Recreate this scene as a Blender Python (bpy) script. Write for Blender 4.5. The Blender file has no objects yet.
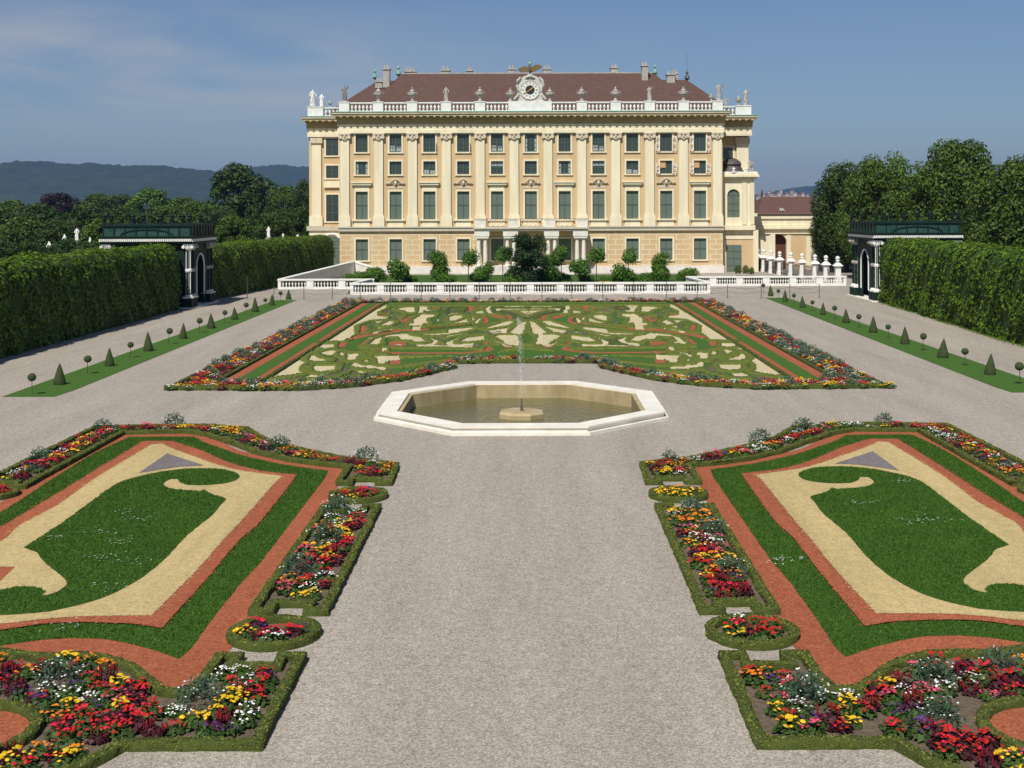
import bpy, bmesh, math, random
import numpy as np
from mathutils import Vector, Matrix, kdtree
random.seed(7); rng = np.random.default_rng(7)
R = math.radians; PI = math.pi
C = bpy.context.scene.collection
# ------------------------------------------------------------------ camera numbers
F, H, VX, VY, ROLL = 1280.0, 8.2, 529.0, 210.0, 0.003
def P(x, y, z=0.0):
    "a photo point on the plane of height z -> metres"
    dx, dy = x - VX, y - VY
    dx, dy = dx - ROLL*dy, dy + ROLL*dx
    Y = F*(H - z)/dy
    return (dx*Y/F, Y)
AX = -0.33          # axis of the near garden
AR = -0.10          # axis of the rear parterre
def PP(pts, z=0.0): return [P(x, y, z) for x, y in pts]
def mir(pts, a=AX): return [(2*a - x, y) for x, y in pts][::-1]
ORD = ['nearest','second','third','fourth','fifth','sixth','seventh','eighth','ninth','tenth','eleventh','twelfth',
       'thirteenth','fourteenth','fifteenth','sixteenth','seventeenth','eighteenth','nineteenth','twentieth']
FIRST = ['first'] + ORD[1:]
# ------------------------------------------------------------------ object helpers
ORG = {}
def tag(o, label=None, cat=None, group=None, kind=None):
    if label: o['label'] = label
    if cat: o['category'] = cat
    if group: o['group'] = group
    if kind: o['kind'] = kind
    return o
def empty(name, loc, label=None, cat=None, group=None, rz=0):
    o = bpy.data.objects.new(name, None); C.objects.link(o)
    o.location = loc; o.rotation_euler.z = rz; o.empty_display_size = .2
    ORG[o.name] = Vector(loc)
    return tag(o, label, cat, group)
def link(name, me, parent=None, loc=None):
    o = bpy.data.objects.new(name, me); C.objects.link(o)
    if parent is not None: o.parent = parent
    if loc is not None: o.location = loc
    return o
def np_mesh(name, V, Fc, mats, midx=None, smooth=False):
    "V (n,3); Fc an int array (m,k) or a list of such arrays"
    if not isinstance(Fc, list): Fc = [Fc]
    Fc = [np.asarray(f, dtype=np.int32) for f in Fc if len(f)]
    me = bpy.data.meshes.new(name)
    V = np.asarray(V, dtype=np.float32)
    nl = sum(f.size for f in Fc); npol = sum(len(f) for f in Fc)
    me.vertices.add(len(V)); me.vertices.foreach_set('co', V.ravel())
    me.loops.add(nl); me.polygons.add(npol)
    me.loops.foreach_set('vertex_index', np.concatenate([f.ravel() for f in Fc]))
    tot = np.concatenate([np.full(len(f), f.shape[1], np.int32) for f in Fc])
    me.polygons.foreach_set('loop_start', np.concatenate([[0], np.cumsum(tot)[:-1]]).astype(np.int32))
    for m in (mats if isinstance(mats, (list, tuple)) else [mats]): me.materials.append(m)
    if midx is not None: me.polygons.foreach_set('material_index', np.asarray(midx, np.int32))
    if smooth: me.polygons.foreach_set('use_smooth', np.ones(npol, bool))
    me.update(calc_edges=True); me.validate()
    return me
class MB:
    def __init__(s): s.v = []; s.f = []; s.m = []
    def add(s, vs, fs, m=0):
        b = len(s.v); s.v += [tuple(v) for v in vs]
        for f in fs: s.f.append(tuple(b + i for i in f)); s.m.append(m)
        return s
    def box(s, x0, x1, y0, y1, z0, z1, m=0):
        return s.add([(x0,y0,z0),(x1,y0,z0),(x1,y1,z0),(x0,y1,z0),(x0,y0,z1),(x1,y0,z1),(x1,y1,z1),(x0,y1,z1)],
              [(0,3,2,1),(4,5,6,7),(0,1,5,4),(1,2,6,5),(2,3,7,6),(3,0,4,7)], m)
    def frustum(s, cx, cy, z0, z1, a0, b0, a1, b1, m=0):
        return s.add([(cx-a0,cy-b0,z0),(cx+a0,cy-b0,z0),(cx+a0,cy+b0,z0),(cx-a0,cy+b0,z0),
                      (cx-a1,cy-b1,z1),(cx+a1,cy-b1,z1),(cx+a1,cy+b1,z1),(cx-a1,cy+b1,z1)],
              [(0,3,2,1),(4,5,6,7),(0,1,5,4),(1,2,6,5),(2,3,7,6),(3,0,4,7)], m)
    def prism(s, poly, z0, z1, m=0):
        n = len(poly)
        return s.add([(x,y,z0) for x,y in poly] + [(x,y,z1) for x,y in poly],
              [tuple(range(n, 2*n)), tuple(range(n-1,-1,-1))] + [(i,(i+1)%n,n+(i+1)%n,n+i) for i in range(n)], m)
    def yprism(s, poly, y0, y1, m=0):
        "poly in x,z extruded along y"
        n = len(poly)
        return s.add([(x,y0,z) for x,z in poly] + [(x,y1,z) for x,z in poly],
              [tuple(range(n)), tuple(range(2*n-1,n-1,-1))] + [(i,n+i,n+(i+1)%n,(i+1)%n) for i in range(n)], m)
    def lathe(s, prof, n, cx=0, cy=0, cz=0, m=0, sx=1, sy=1):
        vs = []; fs = []
        for r, z in prof:
            for k in range(n):
                a = 2*PI*(k+.5)/n; vs.append((cx + sx*r*math.cos(a), cy + sy*r*math.sin(a), cz + z))
        for j in range(len(prof)-1):
            for k in range(n):
                fs.append((j*n+k, j*n+(k+1)%n, (j+1)*n+(k+1)%n, (j+1)*n+k))
        fs.append(tuple(range(n-1,-1,-1))); fs.append(tuple((len(prof)-1)*n + k for k in range(n)))
        return s.add(vs, fs, m)
    def tube(s, pts, r, n=6, m=0):
        pts = [Vector(p) for p in pts]; rs = r if isinstance(r, (list, tuple)) else [r]*len(pts)
        vs = []; fs = []
        for i, p in enumerate(pts):
            t = (pts[min(i+1,len(pts)-1)] - pts[max(i-1,0)]).normalized()
            u = t.cross(Vector((0,0,1))) if abs(t.z) < .95 else t.cross(Vector((1,0,0)))
            u.normalize(); w = t.cross(u)
            for k in range(n):
                a = 2*PI*k/n; vs.append(p + (u*math.cos(a) + w*math.sin(a))*rs[i])
        for i in range(len(pts)-1):
            for k in range(n): fs.append((i*n+k, i*n+(k+1)%n, (i+1)*n+(k+1)%n, (i+1)*n+k))
        fs.append(tuple(range(n-1,-1,-1))); fs.append(tuple((len(pts)-1)*n+k for k in range(n)))
        return s.add(vs, fs, m)
    def mesh(s, name, mats, org=(0,0,0), smooth=False):
        me = bpy.data.meshes.new(name)
        o = Vector(org)
        me.from_pydata([tuple(Vector(v) - o) for v in s.v], [], s.f)
        for m in (mats if isinstance(mats, (list, tuple)) else [mats]): me.materials.append(m)
        me.polygons.foreach_set('material_index', s.m)
        bm = bmesh.new(); bm.from_mesh(me); bmesh.ops.recalc_face_normals(bm, faces=bm.faces); bm.to_mesh(me); bm.free()
        if smooth: me.polygons.foreach_set('use_smooth', [True]*len(me.polygons))
        return me
    def build(s, name, mats, parent=None, org=None, smooth=False):
        "verts are in world metres; parts take the origin of the thing"
        if parent is not None:
            org = ORG[parent.name]
            o = link(name, s.mesh(name, mats, org, smooth), parent); ORG[o.name] = org
        else:
            org = Vector(org if org is not None else (0,0,0))
            o = link(name, s.mesh(name, mats, org, smooth), None, org); ORG[o.name] = org
        return o
def copy_tree(o, loc=None, parent=None, rz=None, scale=None):
    c = o.copy(); C.objects.link(c)
    if parent is not None: c.parent = parent
    if loc is not None: c.location = loc
    if rz is not None: c.rotation_euler.z = rz
    if scale is not None: c.scale = scale
    for ch in [x for x in KIDS.get(o.name, o.children)]: copy_tree(ch, parent=c)
    return c
KIDS = {}
# ------------------------------------------------------------------ materials
def mat(name, col, rough=.8, noise=None, scale=6., amt=.15, bump=0., bscale=None, island=0., metal=0., spec=.3, trans=0., coord='Object', detail=4., stretch=None):
    m = bpy.data.materials.new(name); m.use_nodes = True
    nt = m.node_tree; N = nt.nodes; L = nt.links; N.clear()
    out = N.new('ShaderNodeOutputMaterial'); b = N.new('ShaderNodeBsdfPrincipled')
    b.inputs['Roughness'].default_value = rough; b.inputs['Metallic'].default_value = metal
    b.inputs['Specular IOR Level'].default_value = spec
    L.new(b.outputs[0], out.inputs[0])
    tc = N.new('ShaderNodeNewGeometry')
    pos = tc.outputs['Position']
    if stretch:
        mp = N.new('ShaderNodeVectorMath'); mp.operation = 'MULTIPLY'; mp.inputs[1].default_value = stretch
        L.new(pos, mp.inputs[0]); pos = mp.outputs[0]
    rgb = N.new('ShaderNodeRGB'); rgb.outputs[0].default_value = (*col, 1)
    cur = rgb.outputs[0]
    if noise is not None:
        nz = N.new('ShaderNodeTexNoise'); nz.inputs['Scale'].default_value = scale; nz.inputs['Detail'].default_value = detail
        nz.inputs['Roughness'].default_value = .65
        L.new(pos, nz.inputs['Vector'])
        cr = N.new('ShaderNodeValToRGB'); cr.color_ramp.elements[0].position = .35; cr.color_ramp.elements[1].position = .65
        L.new(nz.outputs[0], cr.inputs[0])
        mx = N.new('ShaderNodeMix'); mx.data_type = 'RGBA'
        mx.inputs[6].default_value = (*col, 1); mx.inputs[7].default_value = (*noise, 1)
        L.new(cr.outputs[0], mx.inputs[0]); cur = mx.outputs[2]
    if island > 0:
        hs = N.new('ShaderNodeHueSaturation'); mr = N.new('ShaderNodeMapRange')
        mr.inputs[3].default_value = 1 - island; mr.inputs[4].default_value = 1 + island
        L.new(tc.outputs['Random Per Island'], mr.inputs[0]); L.new(mr.outputs[0], hs.inputs['Value'])
        m2 = N.new('ShaderNodeMapRange'); m2.inputs[3].default_value = .5 + .03*island; m2.inputs[4].default_value = .5 - .045*island
        L.new(tc.outputs['Random Per Island'], m2.inputs[0]); L.new(m2.outputs[0], hs.inputs['Hue'])
        L.new(cur, hs.inputs['Color']); cur = hs.outputs[0]
    L.new(cur, b.inputs['Base Color'])
    if bump > 0:
        nb = N.new('ShaderNodeTexNoise'); nb.inputs['Scale'].default_value = bscale or scale*3; nb.inputs['Detail'].default_value = 3
        L.new(pos, nb.inputs['Vector'])
        bp = N.new('ShaderNodeBump'); bp.inputs['Strength'].default_value = bump; bp.inputs['Distance'].default_value = .05
        L.new(nb.outputs[0], bp.inputs['Height']); L.new(bp.outputs[0], b.inputs['Normal'])
    if trans > 0:
        t = N.new('ShaderNodeBsdfTranslucent'); ms = N.new('ShaderNodeMixShader'); ms.inputs[0].default_value = trans
        L.new(cur, t.inputs[0]); L.new(b.outputs[0], ms.inputs[1]); L.new(t.outputs[0], ms.inputs[2]); L.new(ms.outputs[0], out.inputs[0])
    return m
def gravel_mat(name, c1, c2, c3, fine=28., bump=.5, big=.12, wash=None):
    "stones as voronoi cells, tone patches, and grass outside of the garden when wash is set"
    m = bpy.data.materials.new(name); m.use_nodes = True
    nt = m.node_tree; N = nt.nodes; L = nt.links
    b = N['Principled BSDF']; b.inputs['Roughness'].default_value = .95; b.inputs['Specular IOR Level'].default_value = .15
    g = N.new('ShaderNodeNewGeometry')
    v = N.new('ShaderNodeTexVoronoi'); v.inputs['Scale'].default_value = fine; L.new(g.outputs['Position'], v.inputs['Vector'])
    sep = N.new('ShaderNodeSeparateColor'); L.new(v.outputs['Color'], sep.inputs[0])
    cr = N.new('ShaderNodeValToRGB'); e = cr.color_ramp.elements
    e[0].position = 0; e[0].color = (*c1, 1); e[1].position = 1; e[1].color = (*c3, 1)
    k = cr.color_ramp.elements.new(.5); k.color = (*c2, 1)
    L.new(sep.outputs[0], cr.inputs[0])
    n2 = N.new('ShaderNodeTexNoise'); n2.inputs['Scale'].default_value = big; n2.inputs['Detail'].default_value = 7; n2.inputs['Roughness'].default_value = .7
    L.new(g.outputs['Position'], n2.inputs['Vector'])
    n3 = N.new('ShaderNodeTexNoise'); n3.inputs['Scale'].default_value = 3.5; n3.inputs['Detail'].default_value = 6; n3.inputs['Roughness'].default_value = .75
    L.new(g.outputs['Position'], n3.inputs['Vector'])
    st_ = N.new('ShaderNodeVectorMath'); st_.operation = 'MULTIPLY'; st_.inputs[1].default_value = (1.3,.16,1); L.new(g.outputs['Position'], st_.inputs[0])
    L.new(st_.outputs[0], n2.inputs['Vector']); n2.inputs['Scale'].default_value = big*5
    ad = N.new('ShaderNodeMath'); ad.operation = 'ADD'; L.new(n2.outputs[0], ad.inputs[0]); L.new(n3.outputs[0], ad.inputs[1])
    mr = N.new('ShaderNodeMapRange'); mr.inputs[1].default_value = .7; mr.inputs[2].default_value = 1.3; mr.inputs[3].default_value = .80; mr.inputs[4].default_value = 1.18
    L.new(ad.outputs[0], mr.inputs[0])
    hs = N.new('ShaderNodeHueSaturation'); L.new(cr.outputs[0], hs.inputs['Color']); L.new(mr.outputs[0], hs.inputs['Value'])
    cur = hs.outputs[0]
    if wash:
        x = N.new('ShaderNodeSeparateXYZ'); L.new(g.outputs['Position'], x.inputs[0])
        ab = N.new('ShaderNodeMath'); ab.operation = 'ABSOLUTE'; L.new(x.outputs[0], ab.inputs[0])
        gx = N.new('ShaderNodeMath'); gx.operation = 'GREATER_THAN'; gx.inputs[1].default_value = 42; L.new(ab.outputs[0], gx.inputs[0])
        gy = N.new('ShaderNodeMath'); gy.operation = 'GREATER_THAN'; gy.inputs[1].default_value = 215; L.new(x.outputs[1], gy.inputs[0])
        mx = N.new('ShaderNodeMath'); mx.operation = 'MAXIMUM'; L.new(gx.outputs[0], mx.inputs[0]); L.new(gy.outputs[0], mx.inputs[1])
        mm = N.new('ShaderNodeMix'); mm.data_type = 'RGBA'; mm.inputs[7].default_value = (*wash, 1)
        L.new(mx.outputs[0], mm.inputs[0]); L.new(cur, mm.inputs[6]); cur = mm.outputs[2]
    L.new(cur, b.inputs['Base Color'])
    bp = N.new('ShaderNodeBump'); bp.inputs['Strength'].default_value = bump; bp.inputs['Distance'].default_value = .02
    L.new(v.outputs['Distance'], bp.inputs['Height']); L.new(bp.outputs[0], b.inputs['Normal'])
    return m
M = {}
M['gravel'] = gravel_mat('grey_gravel', (.215,.188,.157), (.33,.292,.247), (.48,.428,.365), 38., .45, .1, wash=(.022,.035,.012))
M['red_gravel'] = gravel_mat('red_brick_chips', (.23,.066,.030), (.315,.092,.043), (.41,.135,.068), 30., .4)
M['sand'] = gravel_mat('yellow_sand', (.36,.275,.115), (.47,.365,.17), (.56,.44,.23), 32., .3)
M['slate'] = gravel_mat('slate_chips', (.12,.105,.105), (.17,.148,.15), (.22,.20,.20), 34., .3)
M['soil'] = mat('bed_soil', (.16,.125,.085), .95, (.10,.075,.05), 7., bump=.8, bscale=25.)
M['lawn'] = mat('lawn_ground', (.028,.082,.006), .9, (.042,.10,.008), 1.7, bump=.5, bscale=60., detail=8.)
M['blade'] = mat('grass_blade', (.040,.118,.007), .7, (.060,.145,.011), .8, island=.35, trans=.25)
M['strip'] = mat('grass_strip', (.040,.108,.010), .9, (.058,.128,.014), 3., bump=.5, bscale=50., detail=8.)
M['box'] = mat('box_core', (.052,.076,.012), .85, (.085,.105,.018), 9., bump=.9, bscale=40.)
M['boxleaf'] = mat('box_leaf', (.122,.156,.021), .7, (.175,.190,.030), 1.2, island=.4, trans=.2)
M['rearbox'] = mat('rear_box', (.140,.165,.022), .85, (.090,.125,.016), 2.6, bump=1., bscale=22.)
M['rearbox2'] = mat('rear_box_dark', (.070,.105,.014), .85, (.045,.075,.010), 2.6, bump=1., bscale=22.)
M['rearbox3'] = mat('rear_box_olive', (.165,.175,.028), .85, (.115,.135,.02), 2.6, bump=1., bscale=22.)
M['hedgecore'] = mat('hedge_core', (.028,.062,.006), .9)
M['hedgeleaf'] = mat('hedge_leaf', (.084,.168,.010), .55, (.125,.208,.016), .35, island=.45, trans=.3)
M['leafA'] = mat('leaf_mid', (.056,.112,.013), .55, (.082,.140,.018), .25, island=.45, trans=.3)
M['leafB'] = mat('leaf_dark', (.032,.070,.011), .6, (.048,.088,.014), .25, island=.45, trans=.25)
M['leafD'] = mat('leaf_deep', (.018,.042,.010), .6, (.026,.056,.012), .4, island=.4, trans=.2)
M['leafC'] = mat('leaf_light', (.080,.165,.016), .55, (.11,.19,.022), .25, island=.4, trans=.35)
M['leafP'] = mat('leaf_purple', (.028,.018,.020), .6, island=.4, trans=.2)
M['citrus'] = mat('citrus_leaf', (.060,.155,.014), .55, (.10,.20,.022), .8, island=.45, trans=.3)
M['bark'] = mat('bark', (.09,.07,.05), .9, (.05,.04,.03), 4., bump=.6)
M['cone'] = mat('clipped_yew', (.042,.066,.020), .85, (.065,.092,.028), 9., bump=1., bscale=40.)
M['tan'] = mat('ochre_plaster', (.62,.455,.255), .85, (.545,.395,.215), .9, stretch=(1,1,.2), bump=.06, bscale=8.)
M['cream'] = mat('cream_plaster', (.81,.735,.53), .8, (.70,.625,.44), 1.1, bump=.05, bscale=8., stretch=(1,1,.12))
M['paleplinth'] = mat('pale_plinth', (.76,.72,.65), .85, (.62,.58,.52), .8, bump=.1, bscale=6.)
M['greystone'] = mat('grey_band', (.56,.50,.39), .85, (.48,.43,.33), .8)
M['white'] = mat('white_stone', (.80,.79,.75), .75, (.68,.67,.62), 1.6, bump=.05, bscale=10.)
M['statue'] = mat('weathered_stone', (.50,.47,.42), .85, (.26,.24,.21), 2.2, bump=.2, bscale=8.)
M['statuedark'] = mat('darkened_stone', (.27,.25,.22), .85, (.15,.14,.12), 2.2, bump=.2, bscale=8.)
M['corbel'] = mat('ochre_cornice', (.50,.38,.17), .85, (.42,.31,.13), 1.)
M['copper'] = mat('green_copper', (.22,.42,.34), .6, (.14,.28,.22), 1.5)
M['roof'] = mat('roof_tiles', (.118,.066,.052), .85, (.088,.050,.040), 1.6, bump=.5, bscale=9., stretch=(1,1,2.2))
M['roof2'] = mat('brown_roof', (.135,.07,.055), .85, (.10,.055,.045), 2.)
M['shutter'] = mat('green_blind', (.125,.165,.13), .55, (.105,.14,.11), 1.5, stretch=(1,1,14))
M['glass'] = mat('dark_glass', (.035,.05,.05), .12, spec=.6)
M['bar'] = mat('green_bars', (.07,.115,.085), .5)
M['gold'] = mat('gilding', (.75,.52,.15), .35, metal=.6)
M['bronze'] = mat('bronze', (.20,.13,.06), .5, metal=.3)
M['black'] = mat('black_iron', (.03,.03,.032), .5)
M['iron'] = mat('grey_iron', (.11,.11,.115), .5, metal=.4)
M['dark'] = mat('dark_interior', (.012,.012,.012), .9)
M['trellis'] = mat('dark_green_paint', (.010,.024,.019), .6, spec=.1)
M['trellispale'] = mat('worn_green_panel', (.035,.085,.068), .5, (.014,.045,.036), .8, spec=.15)
M['domecopper'] = mat('dark_dome', (.10,.085,.08), .6, (.07,.06,.055), 3.)
M['marble'] = mat('pool_stone', (.80,.77,.69), .7, (.68,.64,.54), 1.3, bump=.05, bscale=12.)
M['marbledirty'] = mat('pool_wall', (.46,.37,.21), .8, (.30,.235,.12), 1.1, stretch=(1,1,.4))
M['algae'] = mat('pool_floor', (.10,.088,.036), .9, (.06,.054,.024), 1.2)
M['capstone'] = mat('capital_stone', (.66,.585,.44), .85, (.52,.45,.33), 3.)
M['chim'] = mat('chimney_plaster', (.46,.43,.38), .9, (.32,.30,.27), 2.)
M['redroof'] = mat('red_roof', (.20,.095,.07), .85)
M['townwall'] = mat('town_wall', (.44,.42,.38), .9)
M['orangeblind'] = mat('orange_blind', (.60,.34,.16), .8)
M['curtain'] = mat('pale_curtain', (.34,.38,.38), .8)
M['clockstone'] = mat('clock_stone', (.62,.60,.54), .85, (.42,.40,.35), 2.5, bump=.2, bscale=6.)
M['redbrown'] = mat('brown_wood', (.10,.035,.022), .7)
# water
def water_mat():
    m = bpy.data.materials.new('pool_water'); m.use_nodes = True; nt = m.node_tree; N = nt.nodes; L = nt.links
    b = N['Principled BSDF']; b.inputs['Base Color'].default_value = (.15,.14,.058,1); b.inputs['Roughness'].default_value = .10
    b.inputs['IOR'].default_value = 1.33; b.inputs['Transmission Weight'].default_value = .25
    g = N.new('ShaderNodeNewGeometry'); n = N.new('ShaderNodeTexNoise'); n.inputs['Scale'].default_value = 2.6; n.inputs['Detail'].default_value = 4
    L.new(g.outputs['Position'], n.inputs['Vector'])
    bp = N.new('ShaderNodeBump'); bp.inputs['Strength'].default_value = .8; bp.inputs['Distance'].default_value = .06
    L.new(n.outputs[0], bp.inputs['Height']); L.new(bp.outputs[0], b.inputs['Normal'])
    return m
M['water'] = water_mat()
def jet_mat():
    m = bpy.data.materials.new('water_drops'); m.use_nodes = True; nt = m.node_tree; N = nt.nodes; L = nt.links
    b = N['Principled BSDF']; b.inputs['Base Color'].default_value = (.85,.88,.9,1); b.inputs['Roughness'].default_value = .1
    t = N.new('ShaderNodeBsdfTransparent'); mx = N.new('ShaderNodeMixShader'); mx.inputs[0].default_value = .15
    L.new(t.outputs[0], mx.inputs[1]); L.new(b.outputs[0], mx.inputs[2]); L.new(mx.outputs[0], N['Material Output'].inputs[0])
    return m
M['drops'] = jet_mat()
PET = {'red': (.56,.014,.012), 'darkred': (.20,.008,.014), 'yellow': (.80,.50,.015), 'orange': (.72,.24,.012), 'white': (.80,.80,.76), 'pink': (.62,.07,.13), 'purple': (.10,.03,.16)}
for k, c in PET.items(): M['p_'+k] = mat(k+'_petals', c, .6, island=.3, trans=.15)
M['fol'] = mat('bedding_foliage', (.040,.085,.016), .6, (.06,.11,.02), 3., island=.45, trans=.25)
M['folred'] = mat('maroon_foliage', (.055,.012,.016), .6, island=.4, trans=.2)
M['silver'] = mat('silver_foliage', (.085,.145,.085), .7, (.055,.105,.062), 4., island=.35, trans=.2)
# ------------------------------------------------------------------ scatter tools
def tri_poly(poly):
    from mathutils.geometry import delaunay_2d_cdt
    n = len(poly)
    v, e, f, *_ = delaunay_2d_cdt([Vector(p) for p in poly], [(i,(i+1)%n) for i in range(n)], [], 0, 1e-5)
    T = np.array([[tuple(v[i]) for i in t] for t in f]); c = T.mean(1)
    return T[inpoly(c, poly)]
def sample_poly(poly, n):
    T = tri_poly(poly)
    a = .5*np.abs((T[:,1,0]-T[:,0,0])*(T[:,2,1]-T[:,0,1]) - (T[:,2,0]-T[:,0,0])*(T[:,1,1]-T[:,0,1]))
    if n < 0: n = int(-n*a.sum())
    i = rng.choice(len(T), n, p=a/a.sum()); u = rng.random((n,2)); s = u.sum(1) > 1; u[s] = 1 - u[s]
    t = T[i]
    return t[:,0] + (t[:,1]-t[:,0])*u[:,:1] + (t[:,2]-t[:,0])*u[:,1:]
def inpoly(pts, poly):
    pts = np.asarray(pts); x, y = pts[:,0], pts[:,1]; c = np.zeros(len(pts), bool); n = len(poly); j = n-1
    for i in range(n):
        xi, yi = poly[i]; xj, yj = poly[j]
        if yi != yj:
            k = ((yi > y) != (yj > y)) & (x < (xj-xi)*(y-yi)/(yj-yi) + xi); c ^= k
        j = i
    return c
def poisson(poly, d, n=4000, keep=None):
    pts = sample_poly(poly, n); got = []; cell = {}
    for p in pts:
        k = (int(p[0]//d), int(p[1]//d)); ok = True
        for a in (-1,0,1):
            for b in (-1,0,1):
                for q in cell.get((k[0]+a,k[1]+b), ()):
                    if (q[0]-p[0])**2 + (q[1]-p[1])**2 < d*d: ok = False; break
                if not ok: break
            if not ok: break
        if ok: got.append(tuple(p)); cell.setdefault(k, []).append(p)
    return got
def rand_frames(n, normals=None, spread=1.):
    "two tangent vectors per leaf"
    d = rng.normal(size=(n,3)); d /= np.linalg.norm(d, axis=1)[:,None]
    if normals is not None:
        d = normals + d*spread; d /= np.linalg.norm(d, axis=1)[:,None] + 1e-9
    h = rng.normal(size=(n,3)); u = np.cross(d, h); u /= np.linalg.norm(u, axis=1)[:,None] + 1e-9
    return u, np.cross(d, u)
def leaves(pts, normals, size, spread=.8, aspect=.6):
    n = len(pts); u, w = rand_frames(n, normals, spread)
    s = size*rng.uniform(.6, 1.35, (n,1))
    V = np.stack([pts - u*s*.5, pts + w*s*.5*aspect, pts + u*s*.5, pts - w*s*.5*aspect], 1).reshape(-1,3)
    return V, np.arange(4*n).reshape(n,4)
def crown_points(n, lobes, inner=.25):
    "points near the skins of many lobes"
    lob = np.array(lobes); w = lob[:,3]**2; i = rng.choice(len(lob), n, p=w/w.sum())
    d = rng.normal(size=(n,3)); d /= np.linalg.norm(d, axis=1)[:,None]; d[:,2] = np.where(d[:,2] < -.7, -d[:,2]*.6, d[:,2])
    r = np.where(rng.random(n) < inner, rng.uniform(.3,.9,n), rng.uniform(.82,1.14,n))
    return lob[i,:3] + d*(lob[i,3]*r)[:,None]*np.array([1,1,.92]), d
def ico(n=1):
    bm = bmesh.new(); bmesh.ops.create_icosphere(bm, subdivisions=n, radius=1)
    V = np.array([v.co for v in bm.verts]); Fc = np.array([[v.index for v in f.verts] for f in bm.faces]); bm.free(); return V, Fc
# ------------------------------------------------------------------ ground
def fill(name, loops, z, material, label=None):
    bm = bmesh.new(); ed = []
    for lp in loops:
        vs = [bm.verts.new((x, y, z)) for x, y in lp]
        for i in range(len(vs)): ed.append(bm.edges.new((vs[i], vs[(i+1)%len(vs)])))
    bmesh.ops.triangle_fill(bm, use_beauty=True, edges=ed, normal=(0,0,1))
    for f in bm.faces:
        if f.normal.z < 0: f.normal_flip()
    me = bpy.data.meshes.new(name); bm.to_mesh(me); bm.free(); me.materials.append(material)
    o = link(name, me); o['kind'] = 'structure'; return o
def sheet(name, poly, z, material):
    me = bpy.data.meshes.new(name); T = tri_poly(poly)
    V = np.concatenate([T.reshape(-1,2), np.full((len(T)*3,1), z)], 1)
    a = (T[:,1,0]-T[:,0,0])*(T[:,2,1]-T[:,0,1]) - (T[:,2,0]-T[:,0,0])*(T[:,1,1]-T[:,0,1])
    Fc = np.arange(len(T)*3).reshape(-1,3); Fc[a < 0] = Fc[a < 0][:, ::-1]
    o = link(name, np_mesh(name, V, Fc, material)); o['kind'] = 'structure'; return o
FC = (AX, 52.8)
def octagon(k=0.):
    a, b, c, d = 2.46, 6.17, 5.62, 2.8
    s = lambda v: v
    base = [(-a,-b),(a,-b),(c,-d),(c,d),(a,b),(-a,b),(-c,d),(-c,-d)]
    out = []
    n = len(base)
    for i in range(n):               # inset by k along both neighbours
        p0, p1, p2 = Vector(base[i-1]), Vector(base[i]), Vector(base[(i+1)%n])
        e1 = (p1-p0).normalized(); e2 = (p2-p1).normalized()
        n1 = Vector((-e1.y, e1.x)); n2 = Vector((-e2.y, e2.x)); m = (n1+n2).normalized()
        q = p1 + m*(k/ max(.3, m.dot(n1)))
        out.append((FC[0]+q.x, FC[1]+q.y))
    return out
fill('ground', [[(-7000,-60),(7000,-60),(7000,9000),(-7000,9000)], octagon(.3)], 0., M['gravel'])
# ------------------------------------------------------------------ fountain
ft = empty('fountain', (FC[0],FC[1],0), 'octagonal pale stone fountain basin with moulded rim in the gravel court', 'fountain')
def ring(mb, k0, k1, z0, z1, m=0):
    A, B = octagon(k0), octagon(k1)
    for i in range(8):
        j = (i+1)%8
        a, b, c, d = A[i], A[j], B[j], B[i]
        mb.add([(*a,z0),(*b,z0),(*c,z0),(*d,z0),(*a,z1),(*b,z1),(*c,z1),(*d,z1)],
               [(4,5,6,7),(0,1,5,4),(2,3,7,6),(0,3,2,1)], m)
mb = MB(); ring(mb, -.14, .34, -.02, .11); mb.build('base_step', M['marble'], ft)
mb = MB(); ring(mb, .04, .60, .11, .25); ring(mb, -.03, .74, .25, .32); mb.build('rim', M['marble'], ft)
mb = MB(); ring(mb, .60, .90, -1.0, .25); mb.build('basin_wall', M['marbledirty'], ft)
mb = MB(); mb.prism(octagon(.7), -1.05, -.95); mb.build('basin_floor', M['algae'], ft)
me = MB(); pl = octagon(.88); me.add([(x,y,-.33) for x,y in pl], [tuple(range(8))])
wo = me.build('pool_water', M['water']); wo['kind'] = 'structure'
mb = MB(); pr = [(.98,-1.0),(.98,-.16),(.93,-.10),(.90,-.08)]
mb.lathe(pr, 8, FC[0], FC[1]); mb.build('pedestal', M['marbledirty'], ft)
mb = MB(); mb.lathe([(.06,-.08),(.05,.12),(.03,.2),(.03,.42),(.015,.44)], 10, FC[0], FC[1]); mb.build('nozzle', M['iron'], ft)
def droplets():
    V0, F0 = ico(1); Vs = []; Fs = []; b = 0
    for i in range(560):
        t = random.random()**.8; up = random.random() < .45
        r = (.02 + .05*t) if up else (.06 + .16*(1-t*.6))*random.random()**.5
        z = .42 + 3.35*t
        a = random.random()*2*PI
        s = random.uniform(.007,.017)
        c = np.array([FC[0] - .10*t + r*math.cos(a), FC[1] + r*math.sin(a), z])
        Vs.append(V0*np.array([s,s,s*random.uniform(1.2,3.5)]) + c); Fs.append(F0 + b); b += len(V0)
    return link('water_jet', np_mesh('water_jet', np.concatenate(Vs), np.concatenate(Fs), M['drops'], smooth=True))
tag(droplets(), 'thin spray of water rising from the fountain nozzle', 'water jet', kind='stuff')
sheet('red_gravel_patch', [(AX-.95,60.6),(AX-.05,60.6),(AX-.05,61.1),(AX-.95,61.1)], .006, M['red_gravel'])
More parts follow.
